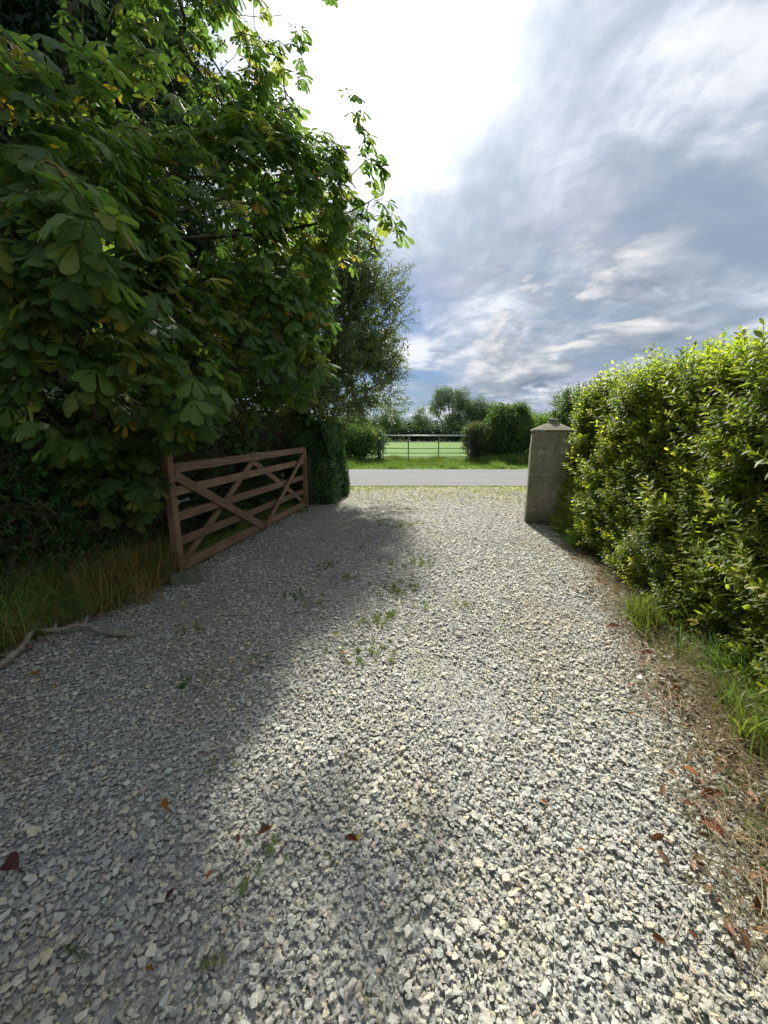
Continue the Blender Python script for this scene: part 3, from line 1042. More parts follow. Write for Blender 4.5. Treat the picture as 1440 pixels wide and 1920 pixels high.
# ---- gravel: loose slate chippings over the drive
def gravel():
    bands = [(0.35, 1.6, 9400, 0.64), (1.6, 3.2, 8200, 0.65), (3.2, 5.5, 4600, 0.78), (5.5, 10.1, 1500, 1.1)]
    Ps, Ss = [], []
    for y0, y1, dens, k in bands:
        n = int((y1 - y0) * 5.6 * dens)
        x = rng.uniform(-3.0, 3.4, n); y = rng.uniform(y0, y1, n)
        ok = (x > xl(y) - 0.02 - rng.random(n) ** 2 * 0.1) & (x < xr(y) + rng.random(n) ** 2 * 0.55)
        # the frame does not see further out than this
        ok &= np.abs(x) < 1.35 * np.maximum(y, 0.5) + 0.9
        # thin, gritty patches
        g = np.sin(x * 2.3 + 1.1 * np.sin(y * 1.3)) * np.cos(y * 2.9 + x) + 0.5 * np.sin(5 * x + 3 * y)
        ok &= rng.random(n) < np.where(g > 0.95, 0.72, 1.0) * np.where(y > 9, np.clip((10.2 - y) / 1.2, 0.1, 1), 1)
        x, y, g = x[ok], y[ok], g[ok]
        s = k * np.exp(rng.normal(math.log(0.0222), 0.40, len(x))) * np.where(g > 0.95, 0.72, 1)
        s = np.clip(s, 0.008, 0.043)
        z = s * 0.16 + rng.random(len(x)) ** 1.4 * 0.010 - 0.002
        Ps.append(np.stack([x, y, z], 1)); Ss.append(s)
    P = np.vstack(Ps); S = np.concatenate(Ss)
    Z = np.array([0, 0, 1.0]) + rng.normal(size=P.shape) * np.array([0.24, 0.24, 0.1])
    scatter('gravel', 'stone', P_stone, P, frames(Z), S, drive, 300, 'stone')


import numpy as _np
P_stone_keep = P_stone
gravel()

# ================================================================== CONCRETE PILLAR
def pillar():
    ang = R_(-18.5)
    root = empty('concrete_pillar', (2.29, 6.04, 0), ang)
    tag(root, 'square lichen-spotted concrete pillar with low pyramid cap, standing at the hedge end', 'pillar')
    W = 0.60
    bm = bmesh.new()
    bmesh.ops.create_cube(bm, size=1)
    for v in bm.verts:
        v.co = ((v.co.x + 0.5) * W, (v.co.y + 0.5) * W, (v.co.z + 0.5) * 1.49 - 0.02)
        if v.co.z < 0.5:      # a little wider at the foot
            v.co.x += (-0.006 if v.co.x < 0.1 else 0.006); v.co.y += (-0.006 if v.co.y < 0.1 else 0.006)
    bmesh.ops.bevel(bm, geom=bm.edges[:], offset=0.014, segments=2, affect='EDGES')
    bmesh.ops.subdivide_edges(bm, edges=[e for e in bm.edges if e.calc_length() > 0.3], cuts=9, use_grid_fill=True)
    for v in bm.verts:
        p = v.co
        d = 0.004 * (math.sin(p.x * 9 + p.z * 5) + math.cos(p.y * 8 - p.z * 7)) + random.uniform(-0.0015, 0.0015)
        v.co.x += d; v.co.y += d * 0.6
    bm_obj('shaft', bm, M['concrete'], root)
    bm = bmesh.new()
    o = 0.012
    def ring(r, z, c=W / 2, n=4):
        return [bm.verts.new((c + sx * r, c + sy * r, z)) for sx, sy in ((-1, -1), (1, -1), (1, 1), (-1, 1))]
    rs = [ring(W / 2 + o, 1.463), ring(W / 2 + o, 1.485), ring(W / 2 - 0.05, 1.515), ring(0.14, 1.565), ring(0.095, 1.585)]
    for a, b in zip(rs, rs[1:]):
        for i in range(4): bm.faces.new((a[i], a[(i + 1) % 4], b[(i + 1) % 4], b[i]))
    bm.faces.new(rs[-1]); bm.faces.new(rs[0][::-1])
    bmesh.ops.bevel(bm, geom=bm.edges[:], offset=0.005, segments=2, affect='EDGES')
    bm_obj('cap', bm, M['concrete'], root)
    g = Geo()
    tube_into(g, [(W / 2, W / 2, 1.575), (W / 2, W / 2, 1.60), (W / 2, W / 2, 1.615), (W / 2 + 0.004, W / 2, 1.65), (W / 2 + 0.006, W / 2, 1.662)], [0.088, 0.086, 0.07, 0.082, 0.06], 12)
    obj('knob', g.data('knob', M['concrete'], False), root)
    return root


pillar()

# ================================================================== WOODEN GATE
def gate():
    A = np.array([-2.142, 3.806]); B = np.array([-1.507, 7.436])
    d = (B - A) / np.linalg.norm(B - A)
    ang = math.atan2(d[1], d[0])
    root = empty('wooden_gate', (A[0], A[1], 0), ang)
    tag(root, 'reddish brown stained five-bar wooden gate standing open along the left side of the gravel drive', 'gate')
    W = M['gate_wood']
    # local x runs along the gate, local -y faces the drive
    bm_obj('stile', box_bm(0.085, 0.075, 1.29, 0.006, (0, 0, 0)), W, root, (0.0, 0.0, 0.635))
    bm_obj('stile', box_bm(0.075, 0.072, 1.15, 0.006, (0, 0, 0)), W, root, (3.60, 0.0, 0.585))
    rails = [(1.065, 1.115, 0.095, 0.072), (0.88, 0.895, 0.095, 0.022), (0.615, 0.605, 0.095, 0.022), (0.355, 0.335, 0.095, 0.022), (0.09, 0.09, 0.105, 0.040)]
    for i, (z0, z1, h, th) in enumerate(rails):
        x0, x1 = 0.043, 3.562
        if i == 0: z0 = 1.115; z1 = 1.115
        L = x1 - x0
        bm_obj('rail', box_bm(L, th, h, 0.004), W, root, ((x0 + x1) / 2, 0.0, (z0 + z1) / 2), (0, -math.atan2(z1 - z0, L), 0))

    def brace(x0, z0, x1, z1, y, wd=0.095):
        L = math.hypot(x1 - x0, z1 - z0)
        return bm_obj('brace', box_bm(L, 0.022, wd, 0.003), W, root, ((x0 + x1) / 2, y, (z0 + z1) / 2), (0, -math.atan2(z1 - z0, x1 - x0), 0))
    brace(0.055, 1.045, 1.90, 0.02, -0.0235, 0.10)
    brace(1.835, 0.06, 3.50, 1.045, -0.0465 + 0.0005, 0.08)
    brace(0.10, 0.10, 1.72, 1.045, 0.0325, 0.085)
    brace(1.74, 1.045, 3.48, 0.16, 0.0325, 0.085)
    # bolts where braces cross rails
    for (x, z, y) in [(0.33, 0.895, -0.036), (0.85, 0.61, -0.036), (1.33, 0.345, -0.036), (3.25, 0.89, -0.058), (2.78, 0.61, -0.058), (2.33, 0.345, -0.058), (0.1, 1.0, -0.036)]:
        g = Geo(); tube_into(g, [(x, y + 0.004, z), (x, y - 0.004, z)], [0.012, 0.010], 8)
        obj('bolt', g.data('bolt', M['galv_dull']), root)
    # sprung fork catch behind the leading stile
    g = Geo()
    for dz_ in (-0.035, 0.035):
        tube_into(g, [(0.02, 0.075, 0.742 + dz_), (0.15, 0.075, 0.742 + dz_), (0.185, 0.075, 0.742 + dz_ * 0.55), (0.195, 0.075, 0.742)], [0.0095] * 4, 8)
    tube_into(g, [(0.19, 0.075, 0.742), (0.315, 0.070, 0.748)], [0.009, 0.008], 8)
    tube_into(g, [(0.05, 0.03, 0.742), (0.05, 0.085, 0.742)], [0.012, 0.012], 8)
    ca = obj('latch', g.data('latch', M['galv'], True), root)
    bm = bmesh.new(); bmesh.ops.create_uvsphere(bm, u_segments=12, v_segments=8, radius=0.022)
    bm_obj('knob', bm, M['galv'], ca, (0.325, 0.070, 0.748), smooth=True)
    g = Geo()
    tube_into(g, [(3.45, 0.045, 1.0), (3.66, 0.045, 1.0), (3.70, 0.03, 1.0)], [0.012, 0.012, 0.014], 8)
    obj('hinge', g.data('hinge', M['galv_dull']), root)
    return root, A, d


gate_root, GA, GD = gate()

# hanging post half swallowed by the ivy
pb = box_bm(0.075, 0.075, 0.98, 0.006, (0, 0, 0.48))
po = bm_obj('gate_post', pb, M['bark'], None, (-1.50, 7.57, 0), (0, 0, R_(80)))
tag(po, 'short dark timber post at the far end of the open gate against the ivy', 'post')


# concrete block chocking the gate's foot
def block():
    bm = box_bm(0.27, 0.15, 0.11, 0.014, (0, 0, 0.05), 2)
    bmesh.ops.subdivide_edges(bm, edges=[e for e in bm.edges if e.calc_length() > 0.08], cuts=4, use_grid_fill=True)
    for v in bm.verts:
        v.co += v.co.normalized() * random.uniform(-0.006, 0.004)
    o = bm_obj('stone_block', bm, M['block'], None, (-1.97, 3.60, 0.0), (R_(3), R_(-4), R_(24)))
    tag(o, 'mossy grey-green block lying at the foot of the gate', 'block')


block()

# ================================================================== FIELD GATE
def field_gate():
    root = empty('field_gate', (0, 18.2, 0))
    tag(root, 'galvanised metal field gate closed between hedges beyond the road', 'field gate')
    x0, x1 = -0.05, 3.95
    for i, z in enumerate((1.19, 0.91, 0.62, 0.40, 0.22, 0.05)):
        g = Geo(); r = 0.034 if i == 0 else 0.019
        tube_into(g, [(x0, 0, z), (x1, 0, z)], [r, r], 8)
        obj('rail', g.data('rail', M['galv'] if i == 0 else M['galv_dull'], True), root)
    for x in (x0, 1.14, 2.55, x1):
        bm_obj('upright', box_bm(0.05, 0.02, 1.17, 0.003), M['galv_dull'], root, (x, -0.032, 0.60))


field_gate()
for x in (-0.22, 4.12):
    g = Geo(); tube_into(g, [(0, 0, -0.05), (0, 0, 1.35)], [0.08, 0.075], 10)
    o = obj('gate_post', g.data('gate_post', M['far_bark'], False), None, (x, 18.25, 0))
    tag(o, 'round timber gatepost at the %s end of the metal field gate' % ('left' if x < 0 else 'right'), 'post')

# ================================================================== HEDGES
def right_hedge():
    L, T, H = 6.6, 1.6, 1.98
    a = R_(-6)
    base = (2.10, -0.9, 0)
    root = empty('privet_hedge', base, a)
    tag(root, 'tall bright green leafy hedge running along the right side of the drive', 'hedge')
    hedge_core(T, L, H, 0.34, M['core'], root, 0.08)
    P, N = hedge_points(L, T, H, 24000, 0.36, 'xYyt', 0.35, 0.06)
    # fewer on the bare foot
    ok = (rng.random(len(P)) < np.clip(0.65 + P[:, 2] / 0.5, 0, 1)) & (P[:, 2] > 0.04)
    P, N = P[ok], N[ok]
    Z = N * 0.8 + np.array([0, 0, 1.0]) + rng.normal(size=P.shape) * 0.5
    S = rng.uniform(0.12, 0.23, len(P))
    # long summer shoots standing out of the trimmed mass
    P2, N2 = hedge_points(L, T, H, 1200, 0.12, 'xt', 0.35, 0.06)
    Z2 = N2 * 0.35 + np.array([0, 0, 1.0]) + rng.normal(size=P2.shape) * 0.25
    S2 = rng.uniform(0.22, 0.40, len(P2))
    for Q in (P, P2):      # the foot spreads towards the drive
        Q[:, 0] -= 0.26 * np.clip(1 - Q[:, 2] / 1.1, 0, 1) * (Q[:, 0] < 0.6)
    k2 = P2[:, 2] > 0.3
    P = np.vstack([P, P2[k2]]); Z = np.vstack([Z, Z2[k2]]); S = np.concatenate([S, S2[k2]])
    W = rot_z(P, a) + np.array(base)
    # score on world positions, then put them back into the hedge's frame
    cp, sp = math.cos(R_(12.2)), math.sin(R_(12.2))
    q = W - np.array([0, 0, 1.5]); dep = q[:, 1] * cp - q[:, 2] * sp
    vis = (dep > 0.4) & (np.abs(q[:, 0]) < 0.97 * dep)
    surf = np.where(P[:, 0] < 0.06, 1.0, 0.3)
    score = np.where(vis, S / np.maximum(dep, 0.4) * surf, 0)
    order = np.argsort(-score)[:300]
    big = np.zeros(len(P), bool); big[order] = True
    Rm = frames(Z)
    scatter('foliage', 'privet', P_privet, P[~big], Rm[~big], S[~big], root)
    E = to_euler(Rm)
    for i in order:
        o = bpy.data.objects.new('leafy_shoot', P_privet[int(rng.integers(0, len(P_privet)))])
        o.location = P[i]; o.rotation_euler = E[i]; o.scale = (S[i],) * 3; o.parent = root
        COL.objects.link(o)
    # stems at the foot
    g = Geo()
    for i in range(150):
        y = rng.uniform(0, L); x = rng.uniform(0.28, 0.8)
        pts = [np.array([x, y, -0.02])]
        for j in range(4): pts.append(pts[-1] + np.array([rng.normal(-0.02, 0.06), rng.normal(0, 0.07), 0.24]))
        tube_into(g, pts, [0.016, 0.013, 0.01, 0.008, 0.005], 5, False)
    obj('stems', g.data('stems', M['twig']), root)['kind'] = 'stuff'


right_hedge()


def plain_hedge(name, label, base, a, L, T, H, n, key, protos, size, depth=0.35, wa=0.12, faces='xXyYt', up=0.5, inset=0.28, twigs=0, spread=0.5, hang=False):
    root = empty(name, base, a)
    tag(root, label, 'hedge')
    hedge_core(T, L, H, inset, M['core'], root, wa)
    P, N = hedge_points(L, T, H, n, depth, faces, 0.35, wa)
    ok = P[:, 2] > 0.03
    P, N = P[ok], N[ok]
    Z = N + np.array([0, 0, up]) + rng.normal(size=P.shape) * spread
    S = size * rng.uniform(0.7, 1.3, len(P))
    X = None
    if hang:
        X = np.cross(np.tile([0, 0, 1.0], (len(P), 1)), Z) + rng.normal(size=P.shape) * 0.4
    scatter('foliage', key, protos, P, frames(Z, X=X), S, root)
    if twigs:
        P, N = hedge_points(L, T, H, twigs, 0.25, faces, 0.35, wa)
        Z = N * 0.7 + rng.normal(size=P.shape) * 0.8 + np.array([0, 0, 0.2])
        scatter('dead_twigs', 'twigs', P_twigs, P, frames(Z), rng.uniform(0.2, 0.45, len(P)), root)
    return root


# mirrored: x=0 is the face towards the drive, so these are turned by ~180 degrees about z
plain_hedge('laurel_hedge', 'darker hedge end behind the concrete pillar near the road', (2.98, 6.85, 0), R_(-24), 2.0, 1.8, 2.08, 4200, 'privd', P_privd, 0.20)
plain_hedge('ivy_hedge', 'dark ivy-covered hedge end between the open wooden gate and the road', (-0.93, 9.0, 0), R_(180 - 4), 1.45, 0.95, 1.66, 5600, 'ivy', P_ivy, 0.085, 0.12, 0.11, 'xXyYt', 0.0, 0.16, 0, 0.35, True)
plain_hedge('overgrown_hedge', 'shaded twiggy hedge standing close behind the open wooden gate', (-1.86, 8.3, 0), R_(180 - 10.5), 5.1, 1.3, 1.72, 4300, 'under', P_under, 0.15, 0.3, 0.10, 'xyYt', 0.4, 0.3, 900)
plain_hedge('bank_hedge', 'dark tangled hedge rising behind the grass on the left verge', (-3.05, 3.5, 0), R_(180 + 2), 5.0, 1.4, 1.62, 5200, 'under', P_under, 0.13, 0.35, 0.14, 'xyYt', 0.4, 0.34, 700)


# ================================================================== HORSE CHESTNUT
def chestnut():
    base = np.array([-4.3, 5.6, 0])
    root = empty('horse_chestnut_tree', tuple(base))
    tag(root, 'large horse chestnut tree with hand-shaped leaves overhanging the wooden gate and drive', 'tree')
    trunk = [(0, 0, -0.1), (0.1, 0.05, 1.0), (0.15, 0, 2.2), (0.35, -0.1, 3.6), (0.5, 0, 5.0), (0.6, 0.1, 6.6)]
    limbs = [(3, [(1.4, 0.1, 4.2), (2.6, 0.1, 4.5), (3.3, 0.2, 4.75), (3.65, 0.3, 5.15), (3.85, 0.4, 5.65)]), (3, [(1.5, 0, 3.9), (2.7, 0.1, 4.0), (3.6, 0.2, 4.2), (4.1, 0.2, 4.42)]), (2, [(0.7, -0.7, 2.7), (1.3, -1.4, 2.9), (1.9, -1.9, 2.7)]), (2, [(0.8, -1.2, 3.1), (1.1, -2.2, 3.3)]), (3, [(1.3, -0.2, 4.0), (2.3, -0.1, 4.2), (3.2, 0.05, 4.1)]),
             (3, [(1.2, 0.2, 4.6), (2.4, 0.3, 5.3), (3.1, 0.4, 5.6)]), (4, [(1.4, -0.8, 6.0), (2.2, -0.5, 6.8)]), (3, [(-0.9, -0.6, 4.4), (-1.8, -1.0, 5.0)]), (1, [(0.9, -0.9, 1.6), (1.6, -1.7, 1.8), (2.1, -2.1, 1.7)])]
    nodes = [np.array(p, float) for p in trunk]; par = [-1] + list(range(len(trunk) - 1)); tn = len(trunk)
    for st, pts in limbs:
        last = st
        for p in pts:
            nodes.append(np.array(p, float)); par.append(last); last = len(nodes) - 1
    lob = [((-3.7, 5.9, 5.0), (2.3, 2.4, 3.3)), ((-2.1, 4.7, 3.35), (1.05, 1.5, 1.5)), ((-2.25, 3.3, 2.2), (0.85, 0.75, 0.85)), ((-2.6, 3.0, 3.0), (1.0, 0.8, 1.0)),
           ((-2.15, 5.6, 5.1), (1.05, 1.4, 1.7)), ((-1.35, 5.2, 3.9), (0.75, 1.1, 0.95)), ((-1.5, 4.75, 2.6), (0.80, 0.9, 0.85)), ((-2.55, 3.6, 1.35), (0.4, 0.35, 0.55)), ((-1.05, 5.6, 4.5), (0.55, 0.7, 0.6))]
    lobes = [(np.array(c) - base, r) for c, r in lob]
    tips, nor = blob_points(lobes, 1250, 0.7, [2.4, 2.2, 1.4, 1.5, 1.9, 1.2, 1.2, 0.45, 0.6])
    # sprays that stand out against the sky
    ex = np.array([(-0.45, 6.0, 5.75), (-0.30, 5.9, 5.25), (-0.15, 5.85, 4.95), (-0.05, 5.8, 4.45), (-0.35, 5.9, 4.35), (-0.5, 5.9, 4.7), (-0.62, 5.8, 5.0), (0.10, 5.8, 4.25), (-0.22, 5.9, 4.1),
                   (-0.85, 5.7, 5.05), (-0.7, 5.6, 4.6), (-1.25, 5.9, 5.6), (-1.2, 6.2, 6.6), (-0.85, 6.5, 7.5), (-0.65, 5.4, 4.2), (-0.5, 5.3, 3.8), 
                   (-0.75, 5.3, 3.4), (-0.85, 5.2, 3.1),
                   (-1.95, 2.5, 3.0), (-1.8, 2.35, 2.85), (-1.62, 2.25, 2.75), (-1.5, 2.2, 2.6), (-2.1, 2.55, 2.7), (-1.75, 2.4, 2.55), (-2.3, 2.7, 3.2), (-1.95, 2.4, 2.45),
                   (-1.75, 2.6, 2.25), (-1.6, 2.75, 2.05), (-2.0, 2.7, 2.1), (-1.35, 2.9, 1.95), (-1.5, 3.1, 1.75)]) - base
    tips = np.vstack([tips, ex]); nor = np.vstack([nor, np.tile([0.8, -0.3, 0.2], (len(ex), 1))])
    arr, par2, ends = grow(nodes, par, tips)
    limb_mesh('branches', arr, par2, M['bark'], root, 0.0045, 0.47, tn, 0.12)
    g = Geo(); tube_into(g, trunk, [0.42, 0.31, 0.28, 0.22, 0.16, 0.09], 12)
    obj('trunk', g.data('trunk', M['bark'], True), root)
    # whorls of leaves at the twig ends, blades hanging outwards
    Pt, Fw, Up, S = [], [], [], []
    n_core = 1250
    for ti, (t, n) in enumerate(zip(tips, nor)):
        m = int(rng.integers(4, 7)) if ti < n_core else 8
        h = n * np.array([1, 1, 0.25]); h /= np.linalg.norm(h) + 1e-9
        a0 = rng.uniform(0, 2 * pi)
        for i in range(m):
            a = a0 + i * 2.4 + rng.normal() * 0.3
            out = np.array([math.cos(a), math.sin(a), 0]) * 0.75 + h * 0.75
            out /= np.linalg.norm(out)
            f = out * 0.85 + np.array([0, 0, rng.uniform(-0.75, 0.05)])
            u = np.array([0, 0, 1.0]) + out * 0.55 + rng.normal(size=3) * 0.22
            Pt.append(t + rng.normal(size=3) * 0.035 + np.array([0, 0, -0.04 * i])); Fw.append(f); Up.append(u)
            S.append(rng.uniform(0.19, 0.30) * (1.0 if i < m - 1 else 0.7) * (1.15 if ti >= n_core else 1))
    Pt = np.array(Pt); Fw = np.array(Fw); Up = np.array(Up); S = np.array(S) * 0.92
    Fw /= np.linalg.norm(Fw, axis=1, keepdims=True)
    Up = Up - (Up * Fw).sum(1, keepdims=True) * Fw; Up /= np.linalg.norm(Up, axis=1, keepdims=True)
    Xv = np.cross(Fw, Up)
    Rm = np.stack([Xv, Fw, Up], 2)
    yel = rng.random(len(Pt)) < 0.035
    scatter('yellow_foliage', 'chesty', P_chest_y, Pt[yel], Rm[yel], S[yel] * 0.85, root)
    scatter('foliage', 'chest', P_chest, Pt[~yel], Rm[~yel], S[~yel], root, 300, 'leaf', wpar=tuple(base))
    print('chestnut leaves', len(Pt))


chestnut()

# ================================================================== TREES BEHIND THE CHESTNUT
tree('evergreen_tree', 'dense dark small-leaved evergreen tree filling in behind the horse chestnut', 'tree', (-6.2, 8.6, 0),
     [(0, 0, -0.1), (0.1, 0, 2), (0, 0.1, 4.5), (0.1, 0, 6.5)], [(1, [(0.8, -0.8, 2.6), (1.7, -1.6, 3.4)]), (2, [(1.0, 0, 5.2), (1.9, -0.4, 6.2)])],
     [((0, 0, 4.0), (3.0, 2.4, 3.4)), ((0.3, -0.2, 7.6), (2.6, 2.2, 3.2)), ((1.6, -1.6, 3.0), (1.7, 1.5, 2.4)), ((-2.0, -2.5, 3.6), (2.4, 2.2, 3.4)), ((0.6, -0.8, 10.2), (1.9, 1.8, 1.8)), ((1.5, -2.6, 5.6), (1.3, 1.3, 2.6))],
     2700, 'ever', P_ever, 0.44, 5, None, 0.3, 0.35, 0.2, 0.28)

tree('willow_tree', 'feathery willow with narrow grey-green leaves leaning out beside the road left of the drive', 'tree', (-2.15, 8.95, 0),
     [(0, 0, -0.1), (0.15, 0, 1.2), (0.4, 0, 2.2), (0.7, 0, 3.2)], [(1, [(0.5, -0.1, 2.0), (1.1, -0.1, 3.2), (1.6, 0, 4.2)]), (2, [(1.3, 0.1, 2.9), (2.0, 0.1, 3.3)]), (2, [(0.1, 0.2, 3.5), (-0.2, 0.2, 4.8)])],
     [((0.75, 0, 3.65), (1.55, 1.2, 1.75)), ((1.75, 0.05, 3.9), (0.75, 0.7, 1.05)), ((1.75, 0.1, 2.6), (0.75, 0.6, 0.8)), ((-0.6, 0.2, 4.2), (1.5, 1.3, 2.1)), ((1.1, 0, 4.9), (0.7, 0.6, 0.9)), ((0.9, -0.3, 2.5), (1.3, 0.9, 1.1)), ((0.5, -0.4, 3.6), (1.4, 1.0, 1.4)), ((-0.1, -0.6, 2.9), (1.3, 0.8, 1.3))],
     1050, 'willow', P_willow, 0.42, 5, None, 0.45, 0.17, 0.5, 0.10, 'twig')


# ================================================================== BEYOND THE ROAD
def bush(name, label, cat, base, lobes, n, key, protos, size, group=None, stems=True):
    root = empty(name, base); tag(root, label, cat, group)
    P, N = blob_points(lobes, n, 0.6)
    Z = N + rng.normal(size=P.shape) * 0.6
    scatter('foliage', key, protos, P, frames(Z), size * rng.uniform(0.6, 1.3, len(P)), root)
    g = Geo()
    for c, r in lobes:
        for i in range(9):
            d = rng.normal(size=3) * 0.5; d[2] = abs(d[2]) + 0.6
            p0 = np.array([c[0] * 0.6 + rng.normal() * 0.2 * r[0], c[1] + rng.normal() * 0.2, -0.05])
            p1 = np.array(c) + d * np.array(r) * 0.75
            mid = (p0 + p1) / 2 + rng.normal(size=3) * 0.1 * r[0]
            tube_into(g, [p0, mid, p1], [0.03 * r[2], 0.018 * r[2], 0.006 * r[2]], 5, False)
    obj('stems', g.data('stems', M['far_bark']), root)['kind'] = 'stuff'
    # shaded heart of twigs and leaves that stops one looking through
    g2 = Geo()
    P, N = blob_points([(c, tuple(x * 0.62 for x in r)) for c, r in lobes], max(60, n // 3), 0.3)
    scatter('inner_foliage', key, protos, P, frames(N + rng.normal(size=N.shape)), size * rng.uniform(0.9, 1.5, len(P)), root)
    return root


bush('hawthorn_bush', 'grey-green flowering bush at the left end of the metal field gate', 'bush', (-1.3, 18.9, 0), [((0, 0, 0.9), (1.35, 0.9, 0.95)), ((-1.3, 0, 1.1), (1.2, 0.9, 1.0))], 520, 'bush', P_bush, 0.26)
bush('red_leaved_bush', 'reddish bronze bush at the right end of the metal field gate', 'bush', (4.55, 18.6, 0), [((0, 0, 0.85), (0.75, 0.7, 0.95)), ((-0.25, 0, 1.2), (0.5, 0.5, 0.5))], 300, 'bushr', P_bushr, 0.22)
bush('tall_green_bush', 'tall dense green bush right of the metal field gate', 'bush', (6.0, 19.2, 0), [((0, 0, 1.1), (1.15, 1.0, 1.3)), ((-0.3, 0, 1.9), (0.55, 0.6, 0.75)), ((0.5, 0, 1.95), (0.6, 0.6, 0.7))], 620, 'bush', P_bush, 0.28)
bush('light_green_bush', 'light green bush beyond the concrete pillar across the road', 'bush', (8.0, 19.4, 0), [((0, 0, 1.05), (1.4, 1.0, 1.25)), ((2.2, 0.1, 1.0), (1.5, 1.0, 1.2)), ((4.6, 0.1, 1.0), (1.7, 1.0, 1.2))], 800, 'bushl', P_bushl, 0.28)
bush('roadside_bush', 'rounded bush across the road, seen past the ivy hedge end', 'bush', (-4.6, 19.0, 0), [((0, 0, 1.1), (1.9, 1.1, 1.25)), ((-3.4, 0.1, 1.2), (2.2, 1.1, 1.3))], 700, 'bushl', P_bushl, 0.28)


def far_tree(label, x, y, lobes, n, size, trunk_r, stems, key='far', protos=None, group='trees beyond the field'):
    root = empty('field_tree', (x, y, 0)); tag(root, label, 'tree', group)
    tips, nor = blob_points(lobes, n, 0.35)
    g = Geo()
    zt = max(c[2] for c, r in lobes)
    nodes = [np.array([0, 0, -0.1])]; par = [-1]
    for sx in stems:
        last = 0
        for f in (0.2, 0.45, 0.7, 1.0):
            nodes.append(np.array([sx * f ** 1.3 + rng.normal() * 0.15, rng.normal() * 0.3, zt * f * 1.1])); par.append(last); last = len(nodes) - 1
    arr, par2, ends = grow(nodes, par, tips, 2)
    limb_mesh('trunk', arr, par2, M['far_bark'], root, trunk_r * 0.09, 0.45, 0, trunk_r, 6)
    P = tips + rng.normal(size=tips.shape) * size * 0.5
    scatter('crown', key, protos or P_far, P, frames(nor + rng.normal(size=nor.shape)), size * rng.uniform(0.6, 1.2, len(P)), root)


far_tree('tall airy tree with several bare stems rising above the field gate', 12.6, 75, [((-1.5, 0, 7.0), (2.3, 2, 2.2)), ((1.2, 0, 6.9), (2.2, 2, 2.4)), ((-2.6, 0, 5.2), (1.4, 1.5, 1.6)), ((2.6, 0, 4.4), (1.7, 2, 2.6)), ((0, 0, 3.3), (2.2, 2, 1.2))], 520, 0.62, 0.24, [-1.6, -0.5, 0.8, 1.6])
far_tree('small open-crowned tree just left of the tallest tree past the field', 6.0, 62, [((0, 0, 3.6), (1.5, 1.2, 1.5)), ((-0.8, 0, 2.6), (1.0, 1, 1.0)), ((1.0, 0, 2.2), (0.9, 1, 1.0))], 170, 0.42, 0.16, [0.0, 0.4])
far_tree('round tree on its own at the left past the field gate', 1.0, 60, [((0, 0, 3.0), (1.9, 1.5, 1.3)), ((-1.9, 0, 2.4), (1.5, 1.2, 1.2)), ((1.2, 0, 2.2), (1.1, 1.0, 1.0))], 260, 0.45, 0.18, [0.7, 0.2])
far_tree('dense rounded tree right of the tallest tree past the field', 17.6, 76, [((0, 0, 4.6), (2.4, 2, 2.6)), ((2.5, 0, 4.0), (2.2, 2, 2.3))], 420, 0.7, 0.22, [0, 1])
far_tree('low spreading tree partly hidden by the willow past the field', -5.2, 60, [((0, 0, 2.3), (2.6, 1.5, 1.5)), ((2.4, 0, 2.0), (1.6, 1.2, 1.2))], 260, 0.5, 0.18, [0, 1])
far_tree('pale tree peeping over the tall green bush', 23.5, 78, [((0, 0, 3.7), (2.6, 2, 2.3)), ((4, 0, 3.2), (2.8, 2, 2.0))], 380, 0.7, 0.22, [0, 1], 'bushl', P_bushl)


def far_hedges():
    for nm, lab, y, x0, x1, h, n, s in (('field_hedge', 'long dark hedge closing the far side of the green field', 49, -24, 40, 1.0, 1700, 0.55),
                                       ('distant_woodland', 'low dark line of woodland on the horizon past the field', 150, -120, 150, 3.4, 1500, 2.0)):
        root = empty(nm, (0, y, 0)); tag(root, lab, 'hedge' if nm == 'field_hedge' else 'woodland')
        if nm == 'distant_woodland': root['kind'] = 'stuff'
        x = rng.uniform(x0, x1, n); hh = h * (1 + 0.25 * np.sin(x * 0.35) + 0.15 * np.sin(x * 1.1))
        P = np.stack([x, rng.normal(0, 0.5 * s, n), rng.random(n) * hh], 1)
        scatter('foliage', 'fard', P_fard, P, frames(rng.normal(size=P.shape) + np.array([0, -0.5, 0.5])), s * rng.uniform(0.7, 1.2, n), root)


far_hedges()

# ================================================================== GRASS
def grass_stuff(name, key, protos, P, S, parent=None, lean=0.15, one=False):
    Z = np.array([0, 0, 1.0]) + rng.normal(size=P.shape) * np.array([lean, lean, 0.02])
    if one:
        return merged(name, protos, P, frames(Z), S)
    o = scatter(name, key, protos, P, frames(Z), S, parent)
    if parent is None: tag(o, kind='stuff')
    return o


n = 9000
x = rng.uniform(-6, 12, n); y = rng.uniform(14.62, 18.9, n)
hh = 0.09 + 0.16 * np.clip((y - 15.6) / 2.5, 0, 1) + 0.22 * np.exp(-((x - 6.0) / 1.3) ** 2) * (y > 17) + 0.1 * (np.sin(x * 3) > 0.6)
P = np.stack([x, y, np.full(n, -0.03)], 1)
o = grass_stuff('verge_grass', 'grass', P_grass, P, hh * rng.uniform(0.7, 1.3, n))
tag(o, 'strip of grass on the far side of the road', 'grass', kind='stuff')

# moss and short grass on the gravel by the road
n = 5200
x = rng.uniform(-1.9, 4.6, n); y = 10.2 - rng.random(n) ** 1.6 * 2.8
g_ = np.sin(x * 3.1 + y) * np.cos(y * 4 + x * 1.7)
k = (rng.random(n) < np.clip(0.75 - (10.2 - y) * 0.33 + 0.35 * g_, 0, 1)) & (x > xl(y)) & (x < xr(y))
P = np.stack([x[k], y[k], np.zeros(k.sum())], 1)
